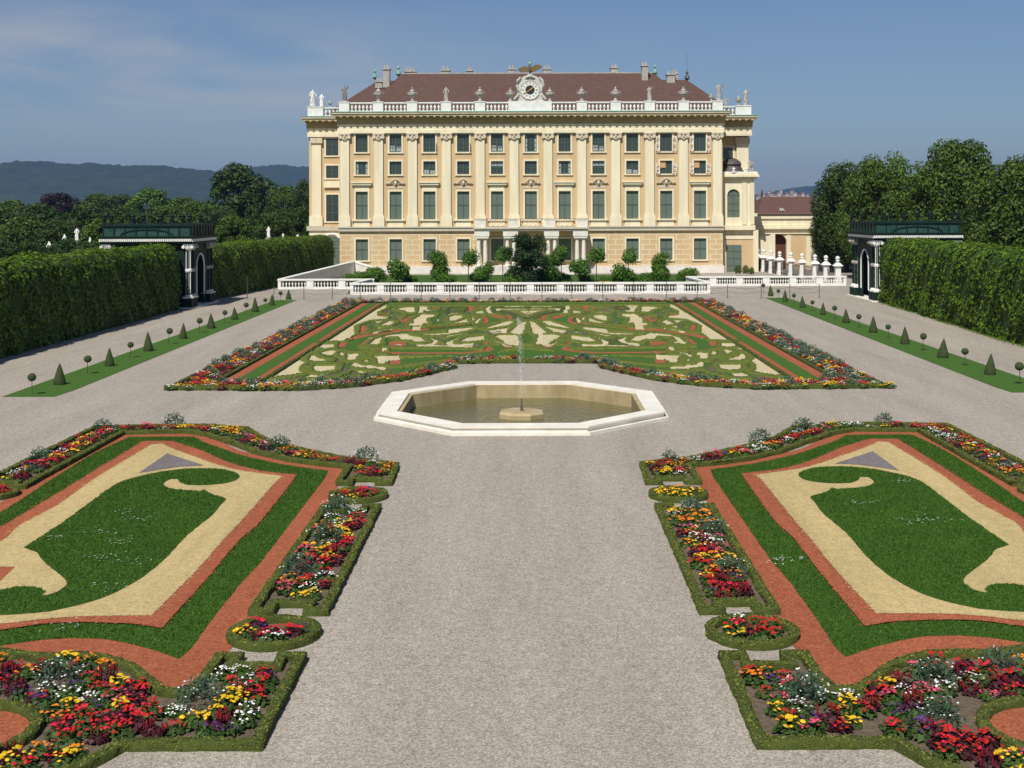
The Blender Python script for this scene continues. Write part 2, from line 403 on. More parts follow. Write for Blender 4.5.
# ------------------------------------------------------------------ near parterre, traced on the ground of the left half
out_red = PP([(0,502),(29,484.5),(74,459.7),(122,435),(160,434.6),(200,435.4),(214,437.5),(226,448),(239,454),(278,462.3),(317,466.6),(340.6,468.6),
    (321,501.8),(280,560),(246,608.4),(224.5,641.6),(199,670),(189,679.6),(166,679.6),(152,669.8),(136.7,658),(117,650),(93.8,645),(68,644),(39,646),(19.5,649),(0,652)])
gr_out = PP([(0,510.5),(45,484),(93.8,454),(129,437.4),(165,437.1),(195,437.4),(205,443),(219.5,448),(240,455.3),(262,460.5),(282,464.7),(305.5,468.2),(328,471),
    (325,478),(293.7,519),(262.5,560),(246,578),(218.6,611),(192,647.4),(178.6,659.5),(160,652.6),(136.7,646),(117,641.4),(97.6,639),(68,638.7),(39,640.5),(19.5,643.4),(0,646.3)])
gr_in = PP([(0,528),(58.6,494),(97.6,469.6),(143.5,442),(172,442),(200,451),(229,463.5),(258.6,471.5),(278,474),(296.7,475.8),(291.8,483),(258.6,525),(241,540),(205,582),(162,629.8),
    (136.7,626),(107.4,624.4),(78,624),(48.8,625),(19.5,628.9),(0,631.8)])
sand_o = PP([(0,540),(19.5,527),(58.6,505.7),(97.6,478),(152,445.5),(162,444.8),(175.8,451),(200,459.8),(218,466),(239,471.5),(282,477.4),(274,485),(239,525),(224.5,540),(199,569.3),(151.4,617.7),
    (117,617.7),(78,618.5),(39,621.6),(0,626)])
# the same shapes carried on past the edge of the picture
def close_left(poly, xl, yb):
    q = list(poly); y0 = q[-1][1]
    q[0] = (xl, q[0][1]) if abs(q[0][0]-xl) < 1.2 else q[0]
    return q + [(-12.5+.0, y0-.25), (xl, y0-.9)]
out_red = close_left(out_red, -14.92, 0); gr_out = close_left(gr_out, -14.42, 0)
gr_in = close_left(gr_in, -13.7, 0); sand_o = close_left(sand_o, -13.1, 0)
gr_in[-2] = (-11.9, gr_in[-3][1]-.1); sand_o[-2] = (-11.7, sand_o[-3][1]-.1)
lawn = PP([(23.8,549.6),(58.6,527),(88,505.7),(109.4,490),(125,482),(146.5,476.4),(168,472.5),(185.5,470.5),(200,470),(219.5,470.5),(233,473.5),(239.6,477.4),(235,482.3),(223.4,485.2),(209.8,486.6),(200,487),
    (187.5,486.6),(179.7,484),(178,480.7),(170,480.7),(163.7,485),(166,488.5),(175.8,491),(200,492.8),(205,491.6),(211.7,496),(225.4,500),(221.5,505.7),(211.7,517.4),(200,526.5),(184.6,540),(166,560),(144.5,578),(125,589.8),
    (101.6,600.5),(74,608.4),(48.8,613.8),(19.5,616.6),(0,617.5),(-30,617),(-52,609),(-45,598),(-20,593.5),(0,592.3),(15.6,589.2),(33,588.8),(42,591),(45,594.7),(40,598),(46,597.6),(56.6,594.7),(65.4,588.8),(66.4,583),(58.6,576),(46.9,566.4),(40,559.5),(37,554.6)])
slate = PP([(167,455),(139,474.5),(160,471),(180,468.3),(204,467)])
tri_red = PP([(15,569),(0,583),(-40,600),(-60,575),(-20,568)])
def smooth(poly, step=.22, corner=48, jit=.006):
    "rounds a traced outline but keeps its sharp corners"
    n = len(poly); p = [Vector(q) for q in poly]; sharp = []
    for i in range(n):
        a = (p[i]-p[i-1]); b = (p[(i+1)%n]-p[i]); sharp.append(a.length > 1e-6 and b.length > 1e-6 and math.degrees(a.angle(b)) > corner)
    out = []
    for i in range(n):
        p1, p2 = p[i], p[(i+1)%n]; L_ = (p2-p1).length
        m1 = (p2-p1) if sharp[i] else (p2-p[i-1])*.5; m2 = (p2-p1) if sharp[(i+1)%n] else (p[(i+2)%n]-p1)*.5
        if m1.length > L_: m1 = m1.normalized()*L_
        if m2.length > L_: m2 = m2.normalized()*L_
        k = max(1, int(L_/step))
        for j in range(k):
            t = j/k; q = p1*(2*t**3-3*t*t+1) + m1*(t**3-2*t*t+t) + p2*(-2*t**3+3*t*t) + m2*(t**3-t*t)
            out.append((q.x + random.gauss(0,jit), q.y + random.gauss(0,jit)))
    return out
out_red = [(x + (.24 if (x > -6.7 and 22 < y < 41.5) else 0), y + (.45 if (y > 40.3 and -14.6 < x < -6.3) else -.45 if (y < 25.2 and x < -6.2) else 0)) for x, y in out_red]
out_red, gr_out, gr_in, sand_o, lawn = [smooth(q) for q in (out_red, gr_out, gr_in, sand_o, lawn)]
PANELS = []
for side in (0, 1):
    t = (lambda p: p) if side == 0 else mir
    sheet('red_gravel_band', t(out_red), .006, M['red_gravel'])
    sheet('lawn_band', t(gr_out), .012, M['lawn'])
    sheet('red_gravel_inner_band', t(gr_in), .040, M['red_gravel'])
    sheet('sand_panel', t(sand_o), .046, M['sand'])
    sheet('lawn_scroll', t(lawn), .054, M['lawn'])
    sheet('slate_triangle', t(slate), .058, M['slate'])
    PANELS.append((t(gr_out), t(gr_in), t(lawn)))
sheet('red_gravel_point', tri_red, .052, M['red_gravel'])
def grass_blades(name, poly, hole, dens, z, hgt):
    p = sample_poly(poly, -dens)
    if hole is not None: p = p[~inpoly(p, hole)]
    n = len(p); a = rng.uniform(0, 2*PI, n); w = rng.uniform(.010,.022, n); h = hgt*rng.uniform(.5,1.3,n)
    lean = rng.normal(size=(n,2))*.5*h[:,None]
    dx = np.stack([np.cos(a)*w, np.sin(a)*w], 1)
    V = np.zeros((n,3,3)); V[:,0,:2] = p - dx; V[:,1,:2] = p + dx; V[:,2,:2] = p + lean; V[:,:2,2] = z - .004; V[:,2,2] = z + h
    o = link(name, np_mesh(name, V.reshape(-1,3), np.arange(3*n).reshape(n,3), M['blade']))
    return o
for i, (a, b, c) in enumerate(PANELS):
    s = ('left', 'right')[i]
    for poly, hole, z, what in ((a, b, .012, 'band of mown grass around the %s sand panel' % s), (c, None, .054, 'scroll of mown grass lying on the %s sand panel' % s)):
        o = grass_blades('grass', poly, hole, 1100, z, .032); tag(o, what, 'grass', kind='stuff')
def daisies(poly, spots, n):
    Vs = []
    for (x, y, r) in spots:
        for k in range(n):
            p = (x + random.gauss(0, r), y + random.gauss(0, r*.7)); s = random.uniform(.012, .022)
            Vs.append([(p[0]-s,p[1]-s,.098),(p[0]+s,p[1]-s,.102),(p[0]+s,p[1]+s,.1),(p[0]-s,p[1]+s,.096)])
    V = np.array(Vs).reshape(-1,3); return np_mesh('daisies', V, np.arange(len(V)).reshape(-1,4), M['p_white'])
for i, (poly, px) in enumerate(((PANELS[0][2], [(125,515),(120,545),(140,522),(100,535),(106,560),(130,565),(60,540),(108,591),(62,631)]),
                                (PANELS[1][2], [(860,506),(936,523),(912,523),(900,484),(787,563),(789,562)]))):
    o = link('daisies', daisies(poly, [(*P(x,y), .28) for x,y in px], 14))
    tag(o, 'tiny white daisies dotting the %s lawn scroll' % ('left','right')[i], 'daisies', kind='stuff')
def spill(polys, sd, n_per_m, size, z):
    V = []
    for poly in polys:
        n = len(poly)
        for i in range(n):
            a, b = Vector(poly[i]), Vector(poly[(i+1)%n]); L_ = (b-a).length
            if L_ > 5: continue
            for k in range(int(L_*n_per_m + random.random())):
                p = a.lerp(b, random.random()); x = p.x+random.gauss(0,sd); y = p.y+random.gauss(0,sd); t = random.uniform(0,6.28); q = size*random.uniform(.5,1.3)
                V += [(x+q*math.cos(t),y+q*math.sin(t),z+.006),(x+q*math.cos(t+1.9),y+q*math.sin(t+1.9),z+.012),(x+q*math.cos(t+4),y+q*math.sin(t+4),z+.002)]
    return np.array(V)
for nm, polys, m, z in (('red_chips', [out_red, mir(out_red)], 'red_gravel', .012), ('red_chips', [gr_in, mir(gr_in)], 'red_gravel', .045), ('sand_grains', [sand_o, mir(sand_o)], 'sand', .050)):
    V = spill(polys, .055, 26, .022, z); o = link(nm, np_mesh(nm, V, np.arange(len(V)).reshape(-1,3), M[m])); tag(o, 'loose %s spilled along the band edges' % ('red chips' if m != 'sand' else 'sand'), 'chips', kind='stuff')
# ------------------------------------------------------------------ box edging
def resample(pts, step, closed=True):
    out = []; n = len(pts)
    for i in range(n if closed else n-1):
        a, b = Vector(pts[i]), Vector(pts[(i+1)%n]); k = max(1, int(round((b-a).length/step)))
        for j in range(k): out.append(a.lerp(b, j/k))
    if not closed: out.append(Vector(pts[-1]))
    return out
def hedge_geo(pts, w=.24, h=.21, closed=True, step=.16, jit=.012):
    p = resample(pts, step, closed); n = len(p); prof = [(-.5,0),(-.51,.90),(-.43,1.0),(.43,1.0),(.51,.90),(.5,0)]; V = []; k = len(prof)
    for i in range(n):
        a = p[i-1] if (closed or i > 0) else p[i]; b = p[(i+1)%n] if (closed or i < n-1) else p[i]
        e1 = (p[i]-a); e2 = (b-p[i]); e1 = e1.normalized() if e1.length > 1e-6 else e2.normalized(); e2 = e2.normalized() if e2.length > 1e-6 else e1
        n1 = Vector((-e1.y,e1.x)); n2 = Vector((-e2.y,e2.x)); m = (n1+n2).normalized(); s = 1/max(.5, m.dot(n1))
        for (u, v) in prof:
            q = p[i] + m*(u*w*s + random.gauss(0,jit)); V.append((q.x, q.y, v*h + (random.gauss(0,jit*.7) if v > 0 else 0)))
    Fc = []
    for i in range(n if closed else n-1):
        j = (i+1)%n
        for c in range(k-1): Fc.append((i*k+c, i*k+c+1, j*k+c+1, j*k+c))
    Fc = np.array(Fc)
    return np.array(V), Fc
def surf_sample(V, Fq, dens):
    a, b, c, d = (V[Fq[:,i]] for i in range(4))
    nrm = np.cross(c-a, d-b); ar = .5*np.linalg.norm(nrm, axis=1); nn = nrm/(2*ar[:,None]+1e-9)
    n = int(ar.sum()*dens); i = rng.choice(len(Fq), n, p=ar/ar.sum()); u = rng.random((n,1)); v = rng.random((n,1))
    pts = (a[i]*(1-u)+b[i]*u)*(1-v) + (d[i]*(1-u)+c[i]*u)*v
    return pts, nn[i]
def box_hedge(runs, label, group=None, w=.18, h=.15, dens=700, size=.045):
    Vs, Fs, b = [], [], 0
    for pts, closed in runs:
        V, Fq = hedge_geo(pts, w, h, closed)
        # outward normals
        Vs.append(V); Fs.append(Fq + b); b += len(V)
    V = np.concatenate(Vs); Fq = np.concatenate(Fs)
    p, n = surf_sample(V, Fq, dens)
    cen = np.array([0,0,1.]); n = np.where((n[:,2:3] < -.1), -n, n)
    LV, LF = leaves(p + n*.004, n, size, .9)
    allV = np.concatenate([V, LV]); m = np.concatenate([np.zeros(len(Fq)), np.ones(len(LF))])
    org = V.mean(0); org[2] = 0
    o = link('box_hedge', np_mesh('box_hedge', allV - org, [Fq, LF + len(V)], [M['box'], M['boxleaf']], m), None, tuple(org))
    return tag(o, label, 'hedge', group)
def circle(c, r, n=26): return [(c[0]+r*math.cos(2*PI*i/n), c[1]+r*math.sin(2*PI*i/n)) for i in range(n)]
ins = .10
XR, XL = -4.07 - ins, -5.72 + ins          # inner run of beds, hedge centre lines
def notch(xa, xb, y, up, tabs=.34, dep=.52):
    "tabs at both ends, concave middle; walks from xa to xb"
    s = 1 if xb > xa else -1; d = dep if up else -dep
    return [(xa, y), (xa + s*tabs, y), (xa + s*tabs, y - d), (xb - s*tabs, y - d), (xb - s*tabs, y), (xb, y)]
rect_bed = notch(XL, XR, 35.1, True) + notch(XR, XL, 25.95, False)
round_lo, round_hi, round_out = (-4.93, 24.65), (-4.90, 36.55), (-15.62, 36.9)
bigB = notch(-5.75+ins, XR, 23.3, True) + [(XR,19.5),(-6.2,19.5),(-6.55,18.75),(-7.1,18.1),(-7.9,17.75),(-8.9,17.6),(-9.9,17.75),(-10.7,18.1),(-11.25,18.75),(-11.6,19.5),(-13.5,19.5),(-13.5,22.6)]
low = [(x, y) for x, y in PP([(39,649),(68,647.5),(93.8,648.5),(117,653.5),(134,661),(149,673),(163,683),(189,683.5),(198,676)], .24)]
bigB = bigB[:0] + notch(-5.75+ins, XR, 23.3, True) + bigB[6:16] + [(-13.4,22.6),(-12,23.6),(-10.2,23.75)] + low + [(-5.68+.02, 22.3)]
redring = circle((-8.87,19.97), 1.1)
T_out = [(-4.15-ins,40.9),(-6.1,41.9),(-7.9,43.6),(-9.4,45.4),(-10.6,47.8),(-12.5,48.45),(-16.3,48.1),(-16.35,43.5),(-16.35,37.7)]
T_in = [(-14.95,37.7),(-14.95,47.0),(-12.6,47.2),(-11.7,46.5),(-10.3,44.7),(-9.1,43.0),(-7.8,41.75),(-6.6,41.0),(-5.72,40.65),(-5.70,38.15)]
bedT = T_out[:-1] + notch(-16.35,-14.95,37.8,False) [::1] + T_in[1:-1] + notch(-5.70,-4.19,38.15,False)
def offset_in(poly, d):
    "shrink (approximately) for soil and flowers"
    n = len(poly); A = sum(poly[i][0]*poly[(i+1)%n][1]-poly[(i+1)%n][0]*poly[i][1] for i in range(n))
    s = 1 if A > 0 else -1; out = []
    for i in range(n):
        p0, p1, p2 = Vector(poly[i-1]), Vector(poly[i]), Vector(poly[(i+1)%n])
        e1, e2 = (p1-p0), (p2-p1)
        if e1.length < 1e-6 or e2.length < 1e-6: out.append(tuple(p1)); continue
        e1.normalize(); e2.normalize(); n1 = Vector((-e1.y,e1.x))*s; n2 = Vector((-e2.y,e2.x))*s
        m = n1 + n2
        if m.length < .2: out.append(tuple(p1)); continue
        m.normalize(); out.append(tuple(p1 + m*d/max(.5, m.dot(n1))))
    return out
BEDS = []     # (polygon for flowers, holes, name, near)
for side in (0, 1):
    t = (lambda p: list(p)) if side == 0 else (lambda p: mir(p))
    s = ('left', 'right')[side]
    box_hedge([(t(rect_bed), True)], 'box hedge framing the long rectangular bed %s of the gravel walk' % s, 'box hedges around the flower beds')
    box_hedge([(t(circle(round_lo,.8)), True)], 'round box hedge ring by the near end of the long bed, %s of the walk' % s, 'box hedges around the flower beds')
    box_hedge([(t(circle(round_hi,.76)), True)], 'round box hedge ring at the far end of the long bed, %s of the walk' % s, 'box hedges around the flower beds')
    box_hedge([(t(circle(round_out,.76)), True)], 'round box hedge ring outside the %s sand panel at the edge of the photo' % s, 'box hedges around the flower beds')
    box_hedge([(t(bigB), True)], 'box hedge framing the big foreground flower bed at the lower %s' % s, 'box hedges around the flower beds')
    box_hedge([(t(redring), True)], 'curled box hedge round the disc of red gravel at the lower %s' % s, 'box hedges around the flower beds')
    box_hedge([(t(bedT), True)], 'box hedge framing the curved flower bed beyond the %s sand panel' % s, 'box hedges around the flower beds')
    sheet('red_gravel_disc', t(circle((-8.87,19.97), 1.0)), .030, M['red_gravel'])
    for poly, nm in ((rect_bed,'rect'),(bigB,'big'),(bedT,'top')):
        sheet('bed_soil', t(poly), .022, M['soil'])
        BEDS.append((t(poly), [t(circle((-8.87,19.97),1.3))] if nm == 'big' else [], nm, s))
    for c, nm in ((round_lo,'round near'),(round_hi,'round far'),(round_out,'round out')):
        sheet('bed_soil', t(circle(c,.78)), .022, M['soil']); BEDS.append((t(circle(c,.60)), [], nm, s))
# ------------------------------------------------------------------ flowers
def clump(kind, seed, n_leaf=80, n_head=20, r=.2, h=.2):
    global rng
    keep = rng; rng = np.random.default_rng(seed)
    fol = 1 if kind == 'darkred' or (kind == 'red' and seed % 3 == 0) else 0
    if kind == 'silver':
        r, h = .36, .42; n = 330
        d = rng.normal(size=(n,3)); d /= np.linalg.norm(d,axis=1)[:,None]; d[:,2] = np.abs(d[:,2])
        p = d*np.array([r,r,h])*rng.uniform(.55,1.0,(n,1))
        nr = np.cross(d, rng.normal(size=(n,3))); V, Fc = leaves(p, nr, .11, .5, .22); V[:,2] = np.maximum(V[:,2], .0)
        k = int(rng.integers(10, 40)); q = d[:k]*np.array([r,r,h])*1.02; q[:,2] = np.maximum(q[:,2], .6*h)
        HV, HF = leaves(q, np.tile([0,0,1.],(k,1)), .035, .4, 1.)
        me = np_mesh('silver_plant', np.concatenate([V,HV]), [Fc, HF+len(V)], [M['silver'],M['p_white']], np.concatenate([np.zeros(len(Fc)),np.ones(len(HF))]))
        rng = keep; return me
    spike = (kind == 'darkred' and seed % 2 == 0) or (kind == 'red' and seed % 4 == 1)
    n = n_leaf
    a = rng.uniform(0,2*PI,n); rr = r*np.sqrt(rng.random(n)); z = h*(.25+.55*rng.random(n))*(1-.5*(rr/r)**2)
    p = np.stack([rr*np.cos(a), rr*np.sin(a), z],1); nr = np.stack([np.cos(a)*.5, np.sin(a)*.5, np.ones(n)],1)
    V, Fc = leaves(p, nr, .11, .5, .6)
    k = n_head; a = rng.uniform(0,2*PI,k); rr = r*1.0*np.sqrt(rng.random(k)); HV=[]; HF=[]
    hs = {'yellow':.034,'orange':.032,'white':.020,'red':.028,'darkred':.024,'pink':.030,'purple':.026}[kind]
    if kind == 'white': k = int(k*1.5); a = rng.uniform(0,2*PI,k); rr = r*1.05*np.sqrt(rng.random(k))
    b = 0
    for i in range(k):
        c = np.array([rr[i]*math.cos(a[i]), rr[i]*math.sin(a[i]), h*(.85+.3*rng.random())*(1-.35*(rr[i]/r)**2)])
        s = hs*rng.uniform(.7,1.25)
        if spike:
            ht = rng.uniform(.05,.10); m = 5; ring = np.array([[math.cos(t)*s*.7, math.sin(t)*s*.7, 0] for t in np.arange(m)*2*PI/m])
            v = np.concatenate([ring + c - [0,0,.03], ring*.9 + c + [0,0,ht*.5], [c + [0,0,ht]]])
            f = [(j,(j+1)%m,m+(j+1)%m,m+j) for j in range(m)]; f3 = [(m+j,m+(j+1)%m,2*m,2*m) for j in range(m)]
            HV.append(v); HF += [tuple(b+x for x in q) for q in f + [(q[0],q[1],q[2],q[2]) for q in f3]]; b += len(v)
        else:
            m = 6; tl = rng.normal(size=2)*.35
            ring = np.array([[math.cos(t)*s, math.sin(t)*s, (math.cos(t)*tl[0]+math.sin(t)*tl[1])*s*.7] for t in np.arange(m)*2*PI/m])
            v = np.concatenate([ring + c, [c + [0,0,s*.55]]]); HV.append(v)
            HF += [(b+j, b+(j+1)%m, b+m, b+m) for j in range(m)]; b += len(v)
    HV = np.concatenate(HV)
    HF = np.array(HF); tri = HF[HF[:,2]==HF[:,3]][:,:3]; qd = HF[HF[:,2]!=HF[:,3]]
    me = np_mesh(kind, np.concatenate([V,HV]), [Fc, tri+len(V), qd+len(V)], [M['folred' if fol else 'fol'], M['p_'+kind]],
                 np.concatenate([np.zeros(len(Fc)), np.ones(len(tri)+len(qd))]))
    rng = keep; return me
KINDS = ['red','darkred','yellow','orange','white','pink','purple','silver']
WT = [.36,.09,.18,.12,.13,.05,.04,.06]
CL = {k: [clump(k, 11*i+hash_ , n_head={'darkred':12,'white':13,'red':17,'yellow':15,'orange':13}.get(k,13)) for i, hash_ in enumerate((3,5,8,13))] for k in KINDS}
NICE = {'red':'bright red','darkred':'dark crimson','yellow':'yellow','orange':'orange','white':'white','pink':'pink','purple':'purple','silver':'silvery green bushy'}
BEDNAME = {'rect':'in the long rectangular bed %s of the gravel walk','big':'in the big foreground bed at the lower %s','top':'in the curved bed beyond the %s sand panel',
   'round near':'in the near round bed %s of the walk','round far':'in the far round bed %s of the walk','round out':'in the outer round bed by the %s sand panel'}
silver_px = {('big','left'):[(58,680),(200,700)], ('big','right'):[(804,700),(936,680),(941,718),(1000,668)], ('rect','left'):[(338,512),(326,540),(300,575)], ('rect','right'):[(692,512),(711,533),(732,572)],
   ('top','left'):[(40,459),(103,428),(174,424),(279,448),(366,459)], ('top','right'):[(670,461),(760,441),(803,430),(884,423)]}
items = []
for poly, holes, nm, s in BEDS:
    big = silver_px.get((nm, s), []); bp = [P(x, y, .1) for x, y in big]
    for q in bp: items.append((q[0], q[1], 'silver', nm, s, random.uniform(.95,1.25)))
    d = {'big':.29,'rect':.28,'top':.33}.get(nm, .27)
    last = 'red'
    seeds = [(random.uniform(-18,18), random.uniform(15,50), random.choices(KINDS[:7], WT[:7])[0]) for _ in range(900)]
    def off(x, y):
        m_ = 9.
        for i in range(len(poly)):
            ax_, ay_ = poly[i]; bx_, by_ = poly[(i+1)%len(poly)]; ux, uy = bx_-ax_, by_-ay_; L2 = ux*ux+uy*uy
            if L2 < 1e-9: continue
            t_ = max(0, min(1, ((x-ax_)*ux+(y-ay_)*uy)/L2)); m_ = min(m_, math.hypot(x-ax_-t_*ux, y-ay_-t_*uy))
        return m_
    lim = .26 if nm in ('rect','big','top') else .04
    for (x, y) in poisson(poly, d, 7000):
        if off(x, y) < lim: continue
        if any(inpoly([(x,y)], h)[0] for h in holes): continue
        if any((x-q[0])**2+(y-q[1])**2 < .38**2 for q in bp): continue
        if random.random() < .04: continue
        if random.random() < .33: k = min(seeds, key=lambda t: (t[0]-x)**2+(t[1]-y)**2)[2]
        else: k = random.choices(KINDS[:7], WT[:7])[0]
        items.append((x, y, k, nm, s, random.uniform(.8,1.2)))
items.sort(key=lambda t: t[1])
near, rest = items[:300], items[300:]
for (x, y, k, nm, s, sc) in near:
    o = link('%s_flowers' % {'darkred':'crimson','silver':'silver_bush'}.get(k,k) if k != 'silver' else 'silver_bush', random.choice(CL[k]), None, (x,y,.024))
    o.rotation_euler.z = random.uniform(0,6.28); o.scale = (sc,sc,sc*random.uniform(.85,1.25))
    bn = BEDNAME[nm] % s
    if k == 'silver': tag(o, 'rounded silvery green bush ' + bn, 'bush', 'silvery bushes ' + bn)
    else: tag(o, 'clump of %s flowers %s' % (NICE[k], bn), 'flowers', '%s flowers %s' % (NICE[k], bn))
def gather(name, insts, mats_of):
    "many clumps in one mesh"
    slots = {}; mats = []; Vs=[]; F3=[]; F4=[]; m3=[]; m4=[]; b=0
    cache = {}
    for (me, x, y, z, sc, rz) in insts:
        if me.name not in cache:
            V = np.empty(len(me.vertices)*3, np.float32); me.vertices.foreach_get('co', V); V = V.reshape(-1,3)
            t = []; q = []; tm = []; qm = []
            for p in me.polygons:
                (t if len(p.vertices)==3 else q).append(tuple(p.vertices)); (tm if len(p.vertices)==3 else qm).append(p.material_index)
            ids = []
            for mm in me.materials:
                if mm.name not in slots: slots[mm.name] = len(mats); mats.append(mm)
                ids.append(slots[mm.name])
            ids = np.array(ids)
            cache[me.name] = (V, np.array(t, np.int32).reshape(-1,3), np.array(q, np.int32).reshape(-1,4), ids[np.array(tm, int)] if tm else np.zeros(0,int), ids[np.array(qm, int)] if qm else np.zeros(0,int))
        V, t, q, tm, qm = cache[me.name]
        c, s_ = math.cos(rz)*sc, math.sin(rz)*sc
        W = np.stack([V[:,0]*c - V[:,1]*s_ + x, V[:,0]*s_ + V[:,1]*c + y, V[:,2]*sc + z], 1)
        Vs.append(W); F3.append(t+b); F4.append(q+b); m3.append(tm); m4.append(qm); b += len(V)
    return link(name, np_mesh(name, np.concatenate(Vs), [np.concatenate(F3), np.concatenate(F4)], mats, np.concatenate(m3+m4)))
far = [(random.choice(CL[k]), x, y, .024, sc*1.08, random.uniform(0,6)) for (x,y,k,nm,s,sc) in rest]
# ------------------------------------------------------------------ rear parterre
YF = 61.5
front = PP([(164,390.5),(298,391),(350,388),(400,381.5),(453,368.8),(453,364.2),(498,363.6)], 0)
front_full = front + [(2*AR - x, y) for x, y in front[::-1]]
XO, XI = -16.6 , -14.75
border = front_full + [(2*AR-XO, 114.0), (XO, 114.0)]
inner = offset_in([(x, max(y, 0)) for x, y in front_full], 0)
fin = [(XI, 60.6)] + [(x, y+1.35) for x, y in PP([(298,391),(350,388),(400,381.5),(445,370),(453,364.2),(521,363.6)],0)]
fin_full = fin + [(2*AR-x, y) for x, y in fin[::-1]]
interior = fin_full + [(2*AR-XI, 112.7), (XI, 112.7)]
sheet('bed_soil', border, .006, M['soil'])
M['palesand'] = gravel_mat('pale_sand', (.42,.36,.20), (.52,.45,.27), (.60,.53,.34), 32., .3)
sheet('parterre_sand', interior, .012, M['palesand'])
def rect(x0, x1, y0, y1): return [(x0,y0),(x1,y0),(x1,y1),(x0,y1)]
for s in (-1, 1):
    f = lambda x: AR + s*(AR - x) if s > 0 else x
    def rr(x0, x1, y0, y1, z, nm, m):
        a, b = f(x0), f(x1); sheet(nm, rect(min(a,b), max(a,b), y0, y1), z, m)
    rr(-14.75,-14.2,60.4,112.5,.018,'red_gravel_strip',M['red_gravel'])
    rr(-14.2,-13.35,60.7,112.5,.024,'lawn_strip',M['strip'])
    rr(-13.35,-12.88,60.9,79.2,.018,'red_gravel_strip',M['red_gravel'])
    rr(-13.35,-12.88,80.6,112.5,.018,'red_gravel_strip',M['red_gravel'])
    rr(-13.35,-12.88,79.2,80.6,.018,'lawn_strip',M['strip'])
    nm = 'left' if s < 0 else 'right'
    g = 'thin box hedges along the rear parterre'
    box_hedge([([(f(-12.75),61.2),(f(-12.75),112.4)],False)], 'thin box hedge between red gravel and pale sand on the %s of the rear parterre' % nm, g, .19, .15, 60, .08)
    box_hedge([([(f(-14.9),60.9),(f(-14.9),113)],False)], 'thin box hedge on the inner edge of the %s flower border of the rear parterre' % nm, g, .19, .15, 60, .08)
    box_hedge([([(f(-16.55),59.5),(f(-16.55),113.8)],False)], 'thin box hedge on the outer edge of the %s flower border of the rear parterre' % nm, g, .19, .15, 60, .08)
box_hedge([([(x, y+.15) for x, y in front_full], False)], 'box hedge along the front of the rear parterre facing the fountain', 'thin box hedges along the rear parterre', .28, .22, 150, .08)
# broderie on a grid
r4 = lambda pts: [(260+u/7.314, 295+v/7.314) for u, v in pts]
r5 = lambda pts: [(390+u/7.314, 295+v/7.314) for u, v in pts]
SAND = [r4(p) for p in ([(930,75),(900,84),(660,215),(470,328),(610,330),(655,303),(695,278),(690,225),(705,215),(800,190),(930,180),(935,165),(860,155),(860,130),(925,100)],
  [(880,215),(950,190),(990,205),(940,222)],[(800,268),(960,248),(970,256),(830,275)],[(790,355),(840,325),(920,300),(1024,288),(1024,310),(900,318),(870,335),(900,350),(810,362)],
  [(880,390),(930,388),(935,403),(890,400)],[(415,375),(440,365),(545,365),(545,380),(480,388)],
  [(50,595),(150,530),(360,405),(480,405),(370,425),(310,455),(300,480),(330,500),(290,515),(290,550),(330,560),(250,575),(140,590)],
  [(355,470),(365,450),(400,440),(420,460),(480,465),(530,470),(480,480),(400,482)],[(390,520),(560,520),(550,540),(470,555),(395,545)],[(570,430),(610,420),(620,440),(590,442)],
  [(630,435),(720,430),(730,445),(640,450)],[(625,460),(700,455),(710,470),(640,472)],[(740,485),(800,478),(790,492)],[(820,455),(1024,445),(1024,460),(950,475),(900,500),(860,500),(850,470)])]
SAND += [r5(p) for p in ([(40,105),(100,93),(180,92),(185,125),(120,125),(110,112)],[(165,185),(230,145),(330,147),(320,165),(270,175),(270,190),(290,205),(240,205),(230,222),(130,222),(135,205),(170,200)],
  [(430,165),(470,150),(530,155),(535,170),(490,178),(460,187),(430,187)],[(590,160),(600,160),(625,180),(600,185)],[(610,195),(655,170),(665,185),(640,200)],[(160,235),(230,232),(225,248),(160,250)],
  [(205,282),(420,270),(430,255),(580,242),(625,243),(590,262),(480,275),(400,288),(250,292)],[(390,295),(520,285),(540,292),(420,304)],
  [(0,300),(120,285),(150,300),(220,310),(270,335),(180,340),(150,325),(75,325),(60,308),(0,310)],[(495,340),(560,315),(690,300),(690,325),(560,338)],[(680,240),(850,195),(915,195),(860,220),(720,242)],
  [(870,268),(960,205),(1000,195),(975,270),(955,285),(900,280)],[(760,310),(790,297),(930,295),(950,350),(940,362),(860,355),(820,330)],[(730,340),(800,348),(870,365),(1040,365),(1040,372),(860,370)],
  [(0,455),(75,455),(70,465),(0,470)],[(620,125),(680,118),(685,132),(630,132)])]
RED = [r4(p) for p in ([(625,335),(700,300),(800,288),(1024,264),(1024,272),(800,299),(720,318),(640,338)],[(720,378),(740,355),(790,320),(830,312),(780,350),(760,375)],[(565,380),(580,350),(635,350),(620,382)],
  [(800,402),(1024,428),(1024,438),(800,412)],[(940,500),(1000,475),(1024,480),(1024,515),(945,520)],[(865,152),(930,140),(925,155),(870,162)])]
RED += [r5(p) for p in ([(700,150),(780,150),(835,165),(830,180),(770,166)],[(660,166),(710,168),(722,192),(690,210),(655,208),(690,190)],[(690,412),(700,388),(740,382),(762,400),(720,417)],[(820,368),(900,373),(890,388),(830,386)],
  [(0,257),(220,253),(290,240),(285,260),(200,266),(0,266)],[(290,238),(500,222),(655,205),(655,212),(500,232),(285,248)],[(0,420),(300,423),(550,420),(700,408),(690,418),(550,430),(300,433),(0,430)],[(0,498),(20,480),(75,478),(50,515),(0,520)],
  [(300,98),(350,96),(345,108),(305,110)],[(635,90),(680,88),(675,102),(640,104)],[(920,480),(1040,480),(1040,500),(920,500)])]
